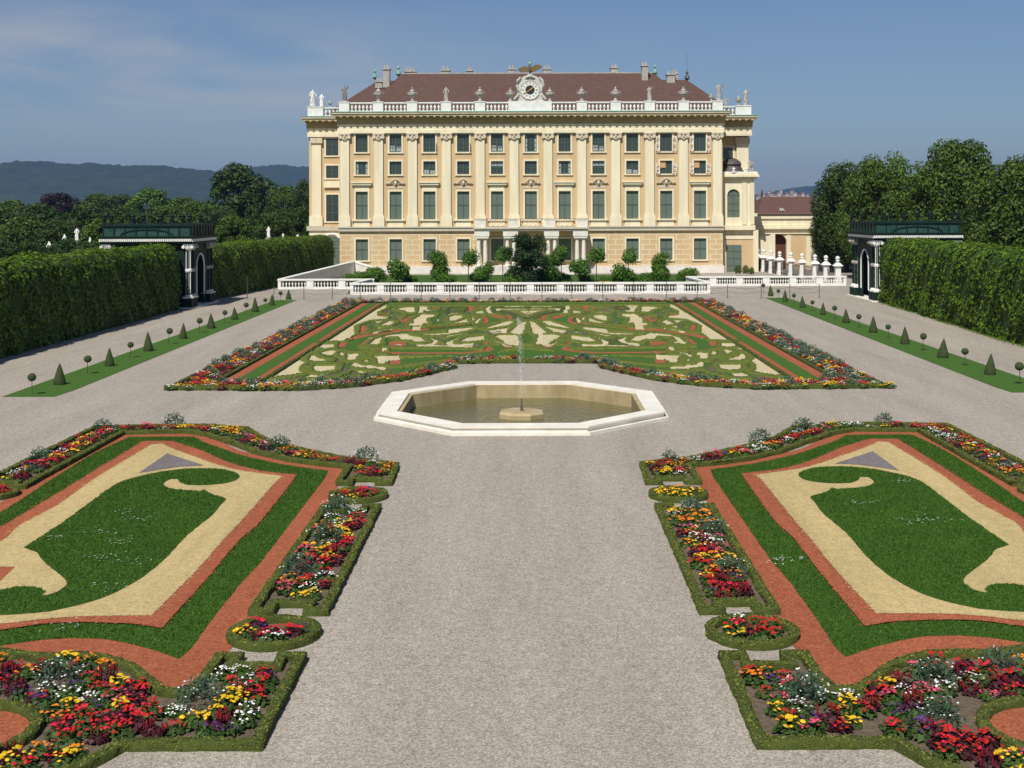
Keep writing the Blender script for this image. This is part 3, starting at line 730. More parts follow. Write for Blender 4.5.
GRASS = [r4([(560,395),(640,350),(720,315),(830,290),(1024,270),(1024,285),(900,295),(800,315),(720,370),(720,395),(800,400),(700,420)]),
  r5([(720,160),(770,165),(830,180),(800,200),(700,215),(600,235),(300,270),(0,285),(0,265),(300,258),(500,235),(680,212),(722,195),(710,165)]),
  r5([(0,400),(300,402),(600,405),(690,412),(760,402),(740,378),(820,373),(880,390),(800,420),(700,445),(0,452)]),
  r5([(-300,64),(1040,64),(1040,78),(-300,78)]), r5([(0,475),(150,465),(600,440),(880,415),(1040,400),(1040,470),(800,480),(400,480),(60,520)])]
hh = .09
def wp(poly, big=True):
    my = sum(y for _, y in poly)/len(poly); ky0 = 1.02 if big else 1.
    poly = [(x, my + (y-my)*ky0) for x, y in poly]
    return [P(x, y, hh if (y > my and big) else 0) for x, y in poly]
gx, gy = .10, .24
xs = np.arange(-12.62, 12.42, gx); ys = np.arange(60.5, 112.4, gy)
GX, GY = np.meshgrid(xs + gx/2, ys + gy/2); pts = np.stack([GX.ravel(), GY.ravel()], 1)
inside = inpoly(pts, interior)
fold = pts.copy(); fold[:,0] = np.where(fold[:,0] > AR, 2*AR - fold[:,0], fold[:,0])
cls = np.ones(len(pts), int)
for p in GRASS: cls[inpoly(fold, wp(p, False))] = 3
for p in RED: cls[inpoly(fold, wp(p, False))] = 2
for p in SAND: cls[inpoly(fold, wp(p))] = 0
cls[~inside] = -1
# grooves between the rows of box, darker fills painting the shade there: contour lines of the distance to the open patches
kd = kdtree.KDTree(int((cls != 1).sum()))
for i, k in enumerate(np.nonzero(cls != 1)[0]): kd.insert((pts[k,0], pts[k,1]*.30, 0), i)
kd.balance()
dist = np.array([kd.find((p[0], p[1]*.30, 0))[2] if c == 1 else 0 for p, c in zip(pts, cls)])
wob = dist + .10*np.sin(pts[:,0]*1.3)*np.sin(pts[:,1]*.5)
ring = np.floor(wob/.36).astype(int); odd = (cls == 1) & (ring % 2 == 1)
fx_ = np.where(pts[:,0] > AR, 2*AR - pts[:,0], pts[:,0])
fld = np.sin(fx_*.9)*np.sin(pts[:,1]*.33+1) + .5*np.sin(fx_*2.3+pts[:,1]*.21)
c2 = cls.copy(); c2[odd] = 3; c2[odd & (fld > .35)] = 0; c2[odd & (fld < -.9)] = 2; c2[odd & (fld > -.15) & (fld < .12)] = 4
edge = (cls == 1) & (np.mod(wob, .36) < .07) & (wob > .3); c2[edge & (ring % 2 == 0)] = 4
G = c2.reshape(GX.shape)
def cell_sheet(name, sel, z, m):
    idx = np.argwhere(sel)
    V = []; 
    for (j, i) in idx:
        x, y = xs[i], ys[j]; V += [(x,y,z),(x+gx,y,z),(x+gx,y+gy,z),(x,y+gy,z)]
    if not V: return
    o = link(name, np_mesh(name, np.array(V), np.arange(len(V)).reshape(-1,4), m)); o['kind'] = 'structure'
cell_sheet('red_gravel_scrolls', G == 2, .020, M['red_gravel'])
cell_sheet('lawn_scrolls', (G == 3), .022, M['strip'])
cell_sheet('bed_soil', (G == 4), .018, M['soil'])  # groove cells: soil colour put in for the shade between box rows
# connected pieces of box become hedges
lab = np.zeros(G.shape, int); cur = 0; comps = []
for j in range(G.shape[0]):
    for i in range(G.shape[1]):
        if G[j,i] == 1 and lab[j,i] == 0:
            cur += 1; st = [(j,i)]; lab[j,i] = cur; cells = []
            while st:
                a, b = st.pop(); cells.append((a,b))
                for da, db in ((1,0),(-1,0),(0,1),(0,-1)):
                    q, r = a+da, b+db
                    if 0 <= q < G.shape[0] and 0 <= r < G.shape[1] and G[q,r] == 1 and lab[q,r] == 0: lab[q,r] = cur; st.append((q,r))
            comps.append(cells)
hz = rng.normal(0, .012, (len(ys)+1, len(xs)+1))
jx = rng.normal(0, .008, (len(ys)+1, len(xs)+1)); jy = rng.normal(0, .02, (len(ys)+1, len(xs)+1))
nh = 0
for cells in sorted(comps, key=lambda c: -len(c)):
    if len(cells) < 8: continue
    cs = set(cells); vid = {}; V = []; Fq = []
    def vert(j, i, top):
        k = (j, i, top)
        if k not in vid:
            vid[k] = len(V); V.append((xs[0]+i*gx + jx[j,i], ys[0]+j*gy + jy[j,i], (hh + hz[j,i]) if top else 0.))
        return vid[k]
    for (j, i) in cells:
        Fq.append((vert(j,i,1),vert(j,i+1,1),vert(j+1,i+1,1),vert(j+1,i,1)))
        if (j-1,i) not in cs: Fq.append((vert(j,i,0),vert(j,i+1,0),vert(j,i+1,1),vert(j,i,1)))
        if (j+1,i) not in cs: Fq.append((vert(j+1,i+1,0),vert(j+1,i,0),vert(j+1,i,1),vert(j+1,i+1,1)))
        if (j,i-1) not in cs: Fq.append((vert(j+1,i,0),vert(j,i,0),vert(j,i,1),vert(j+1,i,1)))
        if (j,i+1) not in cs: Fq.append((vert(j,i+1,0),vert(j+1,i+1,0),vert(j+1,i+1,1),vert(j,i+1,1)))
    V = np.array(V); org = V.mean(0); org[2] = 0
    o = link('scroll_hedge', np_mesh('scroll_hedge', V - org, np.array(Fq), M[('rearbox','rearbox2','rearbox','rearbox3')[nh % 4]]), None, tuple(org)); nh += 1
    tag(o, 'low clipped box hedge forming one curl of the scrollwork in the rear parterre', 'hedge', 'clipped box scrolls of the rear parterre')
print('scroll hedges', nh)
# flowers of the rear border
strips = [front_full + fin_full[::-1]]
fl = []
def strip_items(poly, d, keep=.95):
    for (x, y) in poisson(poly, d, 9000):
        if random.random() > keep: continue
        k = random.choices(KINDS, [.27,.08,.14,.12,.14,.04,.02,.20])[0]
        fl.append((random.choice(CL[k]), x, y, .01, random.uniform(1.05,1.5)*(1. if k != 'silver' else .85), random.uniform(0,6)))
strip_items(front + [(x, y) for x, y in fin[::-1]], .36); strip_items(mir(front + [(x, y) for x, y in fin[::-1]], AR), .36)
strip_items(rect(-16.4,-15.1,60.5,113.5), .40); strip_items(rect(2*AR+15.1,2*AR+16.4,60.5,113.5), .40)
strip_items(rect(-16.3,16.1,112.8,113.9), .42)
o = gather('bedding_flowers', far + fl, None)
tag(o, 'mixed red yellow white and orange bedding flowers filling the farther beds and borders', 'flowers', kind='stuff')
# ------------------------------------------------------------------ grass strips with clipped cones and balls
sheet('grass_strip', [(-23.35,56.6),(-21.0,56.6),(-20.85,58.5),(-21.3,117.5),(-23.3,117.5)], .008, M['strip'])
sheet('grass_strip', [(21.35,58.5),(21.5,57),(23.9,57),(23.9,118.5),(21.8,118.5)], .008, M['strip'])
def topiary_cone():
    mb = MB(); n = 12
    for (r, z) in (): pass
    prof = [(.25,0.),(.27,.08),(.225,.3),(.165,.55),(.10,.8),(.04,1.0),(.01,1.07)]
    mb.lathe([(r, z) for r, z in prof], n)
    return mb
def leafy(mb_mesh_V, Fq, dens, size, m0, m1, name, org=None):
    p, nn = surf_sample(mb_mesh_V, Fq, dens); LV, LF = leaves(p, nn, size, .8)
    return np_mesh(name, np.concatenate([mb_mesh_V, LV]), [Fq, LF+len(mb_mesh_V)], [m0, m1], np.concatenate([np.zeros(len(Fq)), np.ones(len(LF))]))
M['coneleaf'] = mat('yew_leaf', (.045,.062,.022), .7, island=.4, trans=.15)
def lathe_np(prof, n):
    V = np.array([(r*math.cos(2*PI*k/n), r*math.sin(2*PI*k/n), z) for r, z in prof for k in range(n)])
    Fq = np.array([(j*n+k, j*n+(k+1)%n, (j+1)*n+(k+1)%n, (j+1)*n+k) for j in range(len(prof)-1) for k in range(n)]); return V, Fq
V, Fq = lathe_np([(.25,0.),(.28,.08),(.235,.3),(.175,.55),(.105,.8),(.04,1.0),(.004,1.08)], 12)
cone_me = leafy(V, Fq, 900, .04, M['cone'], M['coneleaf'], 'topiary_cone')
V, Fq = lathe_np([(.01,.62),(.10,.64),(.17,.71),(.20,.80),(.17,.90),(.10,.97),(.01,.99)], 12)
ball_me = leafy(V, Fq, 900, .035, M['cone'], M['coneleaf'], 'crown')
stem_me = MB().lathe([(.02,0),(.014,.66)], 6).mesh('stem', M['bark'])
def ball_tree(loc, label, group):
    t = empty('topiary_ball', loc, label, 'topiary', group)
    link('crown', ball_me, t); link('stem', stem_me, t); return t
for side, X, xs_c, xs_b in (('left', -22.25, [60.6+7.2*k for k in range(9)], [57.2+7.2*k for k in range(9)]),
                            ('right', 22.75, [63.2+7.2*k for k in range(9)], [59.6+7.2*k for k in range(10)])):
    for k, Y in enumerate(xs_c):
        o = link('topiary_cone', cone_me, None, (X+random.gauss(0,.04), Y, .008)); o.rotation_euler.z = random.uniform(0,6); s = random.uniform(.88,1.08); o.scale = (s*random.uniform(.92,1.1),s,s*random.uniform(.9,1.08)); o.rotation_euler.x = random.gauss(0,.025); o.rotation_euler.y = random.gauss(0,.025)
        tag(o, '%s clipped cone from the camera in the %s grass strip' % (ORD[k].capitalize() if k else 'Nearest', side), 'topiary', 'clipped cones along the grass strips')
    for k, Y in enumerate(xs_b):
        o = ball_tree((X+random.gauss(0,.04), Y, .008), '%s small ball tree on a thin stem from the camera in the %s grass strip' % (ORD[k].capitalize() if k else 'Nearest', side), 'ball trees along the grass strips')
        s = random.uniform(.86,1.08); o.scale = (s,s,s*random.uniform(.93,1.06)); o.rotation_euler.y = random.gauss(0,.035)
# ------------------------------------------------------------------ tall hornbeam hedges
def tall_hedge(path, h, w, label, dens=48, size=.24):
    "closed wall of leaves along a straight path: rounded shoulders, uneven skin"
    (x0,y0),(x1,y1) = path; a = Vector((x0,y0)); b = Vector((x1,y1)); L_ = (b-a).length; t = (b-a).normalized(); n = Vector((-t.y,t.x))
    prof = [(-.5,0),(-.5,.35),(-.5,.7),(-.46,.88),(-.33,.98),(0,1.0),(.33,.98),(.46,.88),(.5,.7),(.5,.35),(.5,0)]
    k = len(prof); m = max(2, int(L_/.8)); V = []
    ext = [0] + list(range(m+1)) + [m]
    for q, i in enumerate(ext):
        c = a.lerp(b, i/m)
        for (u, v) in prof:
            sc = .02 if q in (0, len(ext)-1) else 1
            hh_ = h*(1 + .012*math.sin(i*.7) + random.gauss(0,.008))
            p = c + n*(u*w*(1+random.gauss(0,.03)))*(1 if sc == 1 else .0)
            V.append((p.x, p.y, v*hh_*(1 if sc == 1 else .5 if v > 0 else 0)))
    V = np.array(V); Fq = np.array([(i*k+c, i*k+c+1, (i+1)*k+c+1, (i+1)*k+c) for i in range(len(ext)-1) for c in range(k-1)])
    p, nn = surf_sample(V, Fq, dens)
    cen = np.array([(x0+x1)/2,(y0+y1)/2,h*.4])
    # outward normals
    tt = np.array([t.x,t.y,0]); rel = p - np.array([x0,y0,0]); al = (rel@tt)[:,None]*tt; radial = rel - al - np.array([0,0,h*.45])
    fl_ = (nn*radial).sum(1) < 0; nn[fl_] *= -1
    bul = .10*np.sin(p[:,1]*1.3+p[:,2]*1.1) + .08*np.sin(p[:,1]*.47-p[:,2]*2.1+1) + .06*np.sin(p[:,1]*3.1+p[:,2]*2.7)
    p = p + nn*(rng.uniform(-.02,.22,(len(p),1)) + bul[:,None])
    nl = nn + np.array([0,0,.35]); LV, LF = leaves(p, nl, size, .55, .75)
    org = np.array([x0,y0,0])
    o = empty('tall_hedge', (x0,y0,0), label, 'hedge', 'tall hornbeam hedges')
    q = link('core', np_mesh('core', V-org, Fq, M['hedgecore']), o)
    q = link('foliage', np_mesh('foliage', LV-org, LF, M['hedgeleaf']), o)
    return o
tall_hedge([(-31.1,48),(-30.6,107.0)], 5.25, 2.6, 'tall clipped hornbeam hedge at the left edge, nearer than the green pavilion')
tall_hedge([(-30.9,115.5),(-26.2,163)], 4.9, 2.6, 'tall clipped hornbeam hedge from the left green pavilion back to the palace')
tall_hedge([(30.0,52),(32.4,112.4)], 5.5, 2.9, 'tall clipped hornbeam hedge at the right edge in front of the green pavilion')
def fringe(name, xa, xb, y0, y1, w, n, label):
    y = rng.uniform(y0,y1,n); k = .5+.5*np.sin(y*.8)*np.sin(y*.31+2); y = y[rng.random(n) < .35+.65*k]; n = len(y)
    p = np.stack([xa+(xb-xa)*(y-y0)/(y1-y0) + rng.normal(0,w,n), y, np.full(n,.05)],1)
    LV, LF = leaves(p, np.tile([0,0,1.],(n,1)), .15, .8, .4)
    o = link(name, np_mesh(name, LV, LF, M['leafC'])); tag(o, label, 'weeds', kind='stuff')
fringe('weeds', 28.5, 30.75, 54, 111, .20, 6500, 'yellowish green weeds along the foot of the right hedge')
fringe('weeds', -29.75, -29.25, 50, 106, .10, 1800, 'weeds along the foot of the left hedge')
# ------------------------------------------------------------------ trellis pavilions
def pavilion(x0, x1, y0, y1, face, label):
    "face +1: open arch looks to +x"
    px = (x1 if face > 0 else x0)
    o = empty('trellis_pavilion', ((x0+x1)/2,(y0+y1)/2,0), label, 'pavilion', 'green trellis pavilions')
    T, W = M['trellis'], M['white']
    zc, zt = 5.55, 7.05
    mb = MB(); mb.box(x0-.35,x1+.35,y0-.35,y1+.35,0,.10); mb.build('floor_slab', M['marble'], o)
    # columns: four on each visible side, in pairs at the corners
    ys_ = [y0+.3, y0+1.35, y1-1.35, y1-.3]; xs_ = [x0+.3, x1-.3]
    cols = [(px - face*.3, y) for y in ys_] + [((x0+.3) if face > 0 else (x1-.3), y) for y in (y0+.3, y1-.3)]
    for (cx, cy) in cols:
        mb = MB(); mb.box(cx-.38,cx+.38,cy-.38,cy+.38,.10,.85); c = mb.build('pedestal', T, o)
        mb = MB(); mb.box(cx-.42,cx+.42,cy-.42,cy+.42,.853,.98); mb.lathe([(.34,.98),(.30,1.1),(.24,1.16)],10,cx,cy); mb.build('column_base', W, o)
        mb = MB(); mb.lathe([(.21,1.16),(.21,4.85)],10,cx,cy)
        sh = mb.build('column', T, o)
        mb = MB()
        for a in ((-.6, .35, 1.3) if (cx, cy) == (px - face*.3, y0+.3) else (.35,)):          # pale lattice strips on the shaft
            ang = -PI/2 + (a-.35)*face*.9
            ex, ey = cx + .215*math.cos(ang), cy + .215*math.sin(ang); mb.box(ex-.035,ex+.035,ey-.02,ey+.02,1.2,4.82)
        mb.lathe([(.25,3.05),(.29,3.12),(.29,3.28),(.25,3.35)],10,cx,cy)
        mb.build('lattice_strip', W if (cx, cy) == (px - face*.3, y0+.3) else M['statue'], sh)  # white on the sunlit corner column, grey elsewhere: shade put into the colour
        mb = MB(); mb.lathe([(.22,4.85),(.32,5.02),(.36,5.2),(.34,5.3)],10,cx,cy); mb.box(cx-.38,cx+.38,cy-.36,cy+.36,5.3,5.42)
        for s in (-1,1): mb.yprism([(cx+s*.36+.14*math.cos(t*PI/4), 5.17+.14*math.sin(t*PI/4)) for t in range(8)], cy-.42, cy+.42)
        mb.build('capital', W if cy < y0+1 else M['statue'], o)  # capitals of the farther columns greyed to stand in for shade
    # trellis walls with an arch
    def arch_wall(mb, along_y, pos, c, half, a0, a1, zs):
        n = 14; prof = [(-half,0.1)] ; pts = [(half*math.cos(PI - PI*k/n), zs + half*math.sin(PI*k/n)) for k in range(n+1)]
        poly = [(a0-c, .1)] + [(a0-c, 5.4)] + [(a1-c,5.4)] + [(a1-c,.1)] + [(half,.1)] + pts[::-1] + [(-half,.1)]
        th = .07
        if along_y:
            nn = len(poly); mb.add([(pos-th, c+u, v) for u, v in poly]+[(pos+th, c+u, v) for u, v in poly], [tuple(range(nn)), tuple(range(2*nn-1,nn-1,-1))]+[(i,(i+1)%nn,nn+(i+1)%nn,nn+i) for i in range(nn)])
        else:
            mb.yprism([(c+u,v) for u,v in poly], pos-th, pos+th)
        return pts
    cy = (y0+y1)/2; cx = (x0+x1)/2
    mb = MB(); ap = arch_wall(mb, True, px-face*.35, cy, 1.25, y0+.05, y1-.05, 3.2); mb.build('trellis_wall', T, o)
    mb = MB(); mb.tube([(px-face*.24, cy-1.3, .9)] + [(px-face*.24, cy+u*1.05, v+(.06 if v>3.3 else 0)) for u, v in ap] + [(px-face*.24, cy+1.3,.9)], .07, 6); mb.build('arch_moulding', W, o)
    bx = x0+.35 if face > 0 else x1-.35
    mb = MB(); arch_wall(mb, True, bx, cy, 1.25, y0+.05, y1-.05, 3.2); mb.build('trellis_wall', T, o)
    mb = MB(); arch_wall(mb, False, y0+.35, cx, 1.25, x0+.45, x1-.45, 3.2); mb.build('trellis_wall', T, o)
    mb = MB(); arch_wall(mb, False, y1-.35, cx, 1.25, x0+.45, x1-.45, 3.2); mb.build('trellis_wall', T, o)
    mb = MB()
    for z in (1.6,2.2,2.8,3.4,4.0,4.6):
        mb.box(px-face*.27-.012,px-face*.27+.012,y0+.1,cy-1.4,z,z+.05); mb.box(px-face*.27-.012,px-face*.27+.012,cy+1.4,y1-.1,z,z+.05)
    mb.build('lattice', M['trellispale'], o)
    # entablature
    mb = MB(); mb.box(x0-.1,x1+.1,y0-.1,y1+.1,5.42,5.62); mb.build('architrave', T, o)
    mb = MB()
    n = int((x1-x0+.3)/.16)
    for i in range(n):
        q = x0-.15 + (i+.0)*(x1-x0+.3)/n; mb.box(q,q+.11,y0-.36,y0-.1,5.66,5.86)
    mb.box(x0-.2,x1+.2,y0-.24,y1+.24,5.622,5.655); mb.box(x0-.18,x1+.18,y0-.16,y1+.16,5.66,5.86)
    mb.build('dentil_band', W, o)
    mb = MB(); mb.box(x0-.25,x1+.25,y0-.25,y1+.25,5.862,6.02); mb.box(x0-.3,x1+.3,y0-.3,y1+.3,6.02,6.1); mb.build('cornice', T, o)
    mb = MB(); mb.box(x0+.02,x1-.02,y0+.02,y1-.02,6.1,6.92); mb.build('attic_panel', M['trellispale'], o)
    mb = MB()
    for q in np.linspace(x0+.1, x1-.1, 9): mb.box(q-.06,q+.06,y0-.05,y0+.018,6.102,6.9)
    for q in np.linspace(y0+.1, y1-.1, 9):
        mb.box(px-.05+face*.0, px+.05, q-.06, q+.06, 6.102, 6.9)
    arc = [(cx + 2.2*math.cos(PI*k/12), 6.15 + .5*math.sin(PI*k/12)) for k in range(13)]
    mb.tube([(u, y0-.02, v) for u, v in arc], .05, 5)
    mb.build('attic_lattice', T, o)
    mb = MB(); mb.box(x0-.12,x1+.12,y0-.12,y1+.12,6.92,7.08); mb.build('top_rail', T, o)
    spots = [(x0+.15,y0+.1),(x0+.75,y0+.1),(x0+2.6,y0+.1),(x1-2.6,y0+.1),(x1-.75,y0+.1),(x1-.15,y0+.1),(x0+.15,y1-.1),(x0+1.2,y1-.1),(cx,y1-.1),(x1-1.2,y1-.1),(x1-.15,y1-.1)]
    for (fx, fy) in spots:
        mb = MB(); mb.lathe([(.14,7.08),(.14,7.2),(.07,7.26),(.17,7.42),(.20,7.62),(.16,7.68),(.24,7.78),(.10,7.9),(.03,8.05)],8,fx,fy); mb.build('finial', T, o)
    return o
pavilion(-35.9, -28.4, 107.6, 115.4, 1, 'dark green trellis pavilion with white columns rising from the left hedge')
pavilion(30.5, 38.1, 113.0, 121.5, -1, 'dark green trellis pavilion with white columns rising behind the right hedge')
# ------------------------------------------------------------------ palace
S = 166.0/F
def fx(x): return (x - 529)*S
def fz(y): return H - (y - 210)*S
YW = 166.0
CX = fx(531)
pal = empty('palace', (CX, YW, 0), 'three storey cream and ochre palace wing with a brown hipped roof, clock and rooftop balustrade', 'palace')
wx = [fx(361.9 + 33.81*k) for k in range(11)]
px_ = [fx(345.1 + 33.83*k) for k in range(12)]
X0, X1 = fx(339.5), fx(722.8)
ROWS = {'attic': (15.76, 18.10, .80), 'mezz': (12.86, 14.57, .80), 'tall': (7.03, 10.66, .80), 'ground': (1.72, 4.49, .82)}
def wall_holes(mb, x0, x1, z0, z1, y, holes, dep=.32, m=0):
    X = sorted({x0, x1, *[h[0] for h in holes], *[h[1] for h in holes]}); Z = sorted({z0, z1, *[h[2] for h in holes], *[h[3] for h in holes]})
    for i in range(len(X)-1):
        for j in range(len(Z)-1):
            cx, cz = (X[i]+X[i+1])/2, (Z[j]+Z[j+1])/2
            if any(h[0] < cx < h[1] and h[2] < cz < h[3] for h in holes): continue
            mb.add([(X[i],y,Z[j]),(X[i+1],y,Z[j]),(X[i+1],y,Z[j+1]),(X[i],y,Z[j+1])], [(0,1,2,3)], m)
    for (a,b,c,d) in holes:
        mb.add([(a,y,c),(b,y,c),(b,y,d),(a,y,d),(a,y+dep,c),(b,y+dep,c),(b,y+dep,d),(a,y+dep,d)], [(0,4,5,1),(1,5,6,2),(2,6,7,3),(3,7,4,0)], m)
def noflip(mb, name, mats, parent, org=None):
    "build without touching winding (open sheets)"
    o = Vector(ORG[parent.name]); me = bpy.data.meshes.new(name)
    me.from_pydata([tuple(Vector(v)-o) for v in mb.v], [], mb.f); me.materials.append(mats)
    q = link(name, me, parent); ORG[q.name] = o; return q
holes = []
for x in wx:
    for r, (za, zb, hw) in ROWS.items(): holes.append((x-hw, x+hw, za, zb))
mb = MB(); wall_holes(mb, X0, X1, .94, 18.6, YW, holes); noflip(mb, 'wall', M['tan'], pal)
YB = 205.0
XA, XB = -29.7, 29.9        # the deeper body of the palace
YA = 173.0
mb = MB(); mb.box(X0, X1, YW+.34, YB, -.0, 20.4); mb.build('wall', M['tan'], pal)
MB().box(XA, X0-.01, YA, YB, 0, 20.2).build('wall', M['tan'], pal); MB().box(X1+.01, XB, YA+1.2, YB, 0, 20.2).build('wall', M['tan'], pal)
# side faces of the projecting block
MB().box(X0-.004, X0+.3, YW+.001, YW+.36, 0.9, 18.6).build('wall', M['tan'], pal); MB().box(X1-.3, X1+.004, YW+.001, YW+.36, .9, 18.6).build('wall', M['tan'], pal)
mb = MB(); mb.box(X0-.15, X1+.15, YW-.22, YW+.3, -.02, .94); mb.build('plinth', M['paleplinth'], pal)
# rustication joints, ground floor
mb = MB()
edges = [X0] + [v for x in wx for v in (x-1.12, x+1.12)] + [X1]
zr = [1.05 + .655*i for i in range(8)]
for i in range(0, len(edges), 2):
    a, b = edges[i]+.02, edges[i+1]-.02
    for z in zr: mb.box(a, b, YW-.012, YW+.02, z, z+.075)
    for j, z in enumerate(zr[:-1]):
        if b - a > 1.4:
            q = [.5] if j % 2 == 0 else [.08,.92]
            for t in q: mb.box(a+(b-a)*t-.04, a+(b-a)*t+.04, YW-.011, YW+.02, z+.076, zr[j+1]-.001)
for x in wx:
    for z in zr:
        if z > 4.9: mb.box(x-1.12, x+1.12, YW-.012, YW+.02, z, z+.075)
mb.build('rustication', M['cream'], pal)
# string course, window panels
mb = MB(); mb.box(X0-.12, X1+.12, YW-.30, YW+.1, 5.50, 5.92); mb.box(X0-.2, X1+.2, YW-.42, YW+.1, 5.92, 6.10); mb.build('string_course', M['greystone'], pal)
# windows: one of each kind, then copies
def make_window(kind, hw, h):
    p = empty('window', (0,0,0)); 
    fr = MB(); t = .19
    fr.box(-hw-t, -hw+.02, -.10, .16, -.02, h+t); fr.box(hw-.02, hw+t, -.10, .16, -.02, h+t); fr.box(-hw+.021, hw-.021, -.10, .16, h-.02, h+t)
    if kind == 'tall':
        fr.box(-hw-.45, hw+.45, -.28, .1, -.20, -.02); fr.box(-hw-.2, hw+.2, -.08, .1, -.95, -.201)
    else: fr.box(-hw-t-.06, hw+t+.06, -.17, .16, -.18, -.02)
    frame = link('window_frame', fr.mesh('window_frame', M['cream']), p)
    pm = 'shutter' if kind in ('tall','ground') else 'glass'
    pane = MB().box(-hw, hw, .20, .24, 0, h).mesh('pane', M[pm])
    link('pane', pane, p)
    g = MB()
    if kind in ('tall','ground'):
        g.box(-hw, hw, .165, .198, h*.5-.05, h*.5+.05); g.box(-.045, .045, .168, .199, 0, h*.5-.052); g.box(-.03,.03,.175,.199,h*.5+.052,h)
        for s in (-1,1): g.box(s*hw-.05 if s>0 else -hw, hw if s>0 else -hw+.05, .166,.1985, 0, h)
        gm = M['shutterbar']
    else:
        g.box(-.05,.05,.15,.198,0,h)
        for q in ((.25,.5,.75) if kind=='attic' else (.5,)): g.box(-hw,hw,.16,.1975,h*q-.03,h*q+.03)
        for q in (-.5,.5): g.box(hw*q-.022,hw*q+.022,.165,.197,0,h)
        g.box(-hw,-hw+.07,.15,.1985,0,h); g.box(hw-.07,hw,.15,.1985,0,h); g.box(-hw+.071,hw-.071,.15,.1985,h-.07,h); g.box(-hw+.071,hw-.071,.15,.1985,0,.08)
        gm = M['bar']
    link('glazing_bars', g.mesh('glazing_bars', gm), p)
    return p
M['shutterbar'] = mat('blind_frame', (.06,.085,.07), .5)
PROTO = {k: make_window(k, v[2], v[1]-v[0]) for k, v in ROWS.items()}
hoodA = MB(); hoodA.box(-1.12,1.12,-.16,.05,.0,.16); hoodA.box(-1.24,1.24,-.34,.05,.16,.42); hoodA.box(-1.34,1.34,-.46,.05,.42,.60); hoodA.box(-.95,.95,-.06,.05,-.55,-.001)
hoodA = hoodA.mesh('window_hood', M['cream'])
hb = MB()
for s in (-1,1):
    hb.tube([(s*1.25,-.12,.02),(s*1.05,-.2,.16),(s*.75,-.22,.12),(s*.55,-.24,.36),(s*.25,-.26,.60),(0,-.28,.66)], [.07,.10,.10,.11,.12,.12], 6)
    hb.tube([(s*.62,-.16,.05),(s*.40,-.2,.16),(s*.32,-.2,.02),(s*.45,-.2,-.06)], [.05,.07,.06,.03], 5)
hb.lathe([(.05,-.22),(.16,-.1),(.24,.1),(.20,.32),(.08,.4)], 8, 0, -.18); hb.box(-.95,.95,-.05,.05,-.55,-.26)
hoodB = hb.mesh('window_hood', M['capstone'], smooth=False)
def local(o, x, y, z): return (x - ORG[pal.name].x, y - ORG[pal.name].y, z - ORG[pal.name].z)
first = {k: True for k in PROTO}
KIDS.update({PROTO[k].name: list(PROTO[k].children) for k in PROTO})
def put_window(kind, x, y, z):
    if first[kind]:
        o = PROTO[kind]; o.parent = pal; o.location = local(o, x, y, z); first[kind] = False
    else:
        o = copy_tree(PROTO[kind], local(None, x, y, z), pal)
    return o
KID_WIN = {}
for i, x in enumerate(wx):
    for r, (za, zb, hw) in ROWS.items():
        w = put_window(r, x, YW, za)
        if (r, i) in (('mezz',2),('mezz',4),('mezz',6),('mezz',7),('mezz',8),('attic',1),('attic',4),('attic',7),('mezz',0),('attic',5)):
            cu = MB(); hgt = zb - za; st = (i*7+len(r)) % 3
            if st == 0: cu.box(-hw+.1,-.1,.199,.2,hgt*.05,hgt*.35); cu.box(.12,hw-.12,.199,.2,hgt*.05,hgt*.30)
            elif st == 1: cu.box(-hw+.08,-hw+.32,.199,.2,.1,hgt-.08); cu.box(hw-.3,hw-.08,.199,.2,.1,hgt-.08)
            else: cu.box(-hw+.08,hw-.08,.199,.2,hgt*.62,hgt-.08)
            link('curtain', cu.mesh('curtain', M['curtain']), w)
        if r in ('attic','mezz') and i in (9, 10):
            w['label'] = 'window with white casements standing open'
            for s in (-1,1):
                mbq = MB(); q = hw*s; hgt = zb - za
                x_a, x_b = x+q, x+q+s*.5
                mbq.box(min(x_a,x_b), max(x_a,x_b), YW-.36, YW-.31, za+.1, za+.18); mbq.box(min(x_a,x_b), max(x_a,x_b), YW-.36, YW-.31, zb-.5, zb-.42)
                mbq.box(x_b-.05, x_b+.05, YW-.365, YW-.305, za+.1, zb-.42); mbq.box(x_a-.04+s*.06, x_a+.04+s*.06, YW-.365, YW-.305, za+.1, zb-.42)
                mbq.box(min(x_a,x_b), max(x_a,x_b), YW-.355, YW-.312, (za+zb)/2-.2, (za+zb)/2-.12)
                ob = link('open_casement', mbq.mesh('open_casement', M['white'], (x, YW, za)), w)
        if r == 'mezz' and i in (9,10):
            ob = link('orange_blind', MB().box(-.72,-.05,.11,.14,.78,1.6).mesh('orange_blind', M['orangeblind']), w)
        if r == 'attic' and i in (2,3):
            w['label'] = 'window with one casement open'
            link('open_casement', MB().box(.84,.90,-.55,.1,.2,1.3).mesh('open_casement', M['white']), w)
    h = link('window_hood', hoodB if i % 2 == 1 else hoodA, pal, local(None, x, YW, 11.32 if i % 2 == 0 else 11.6))
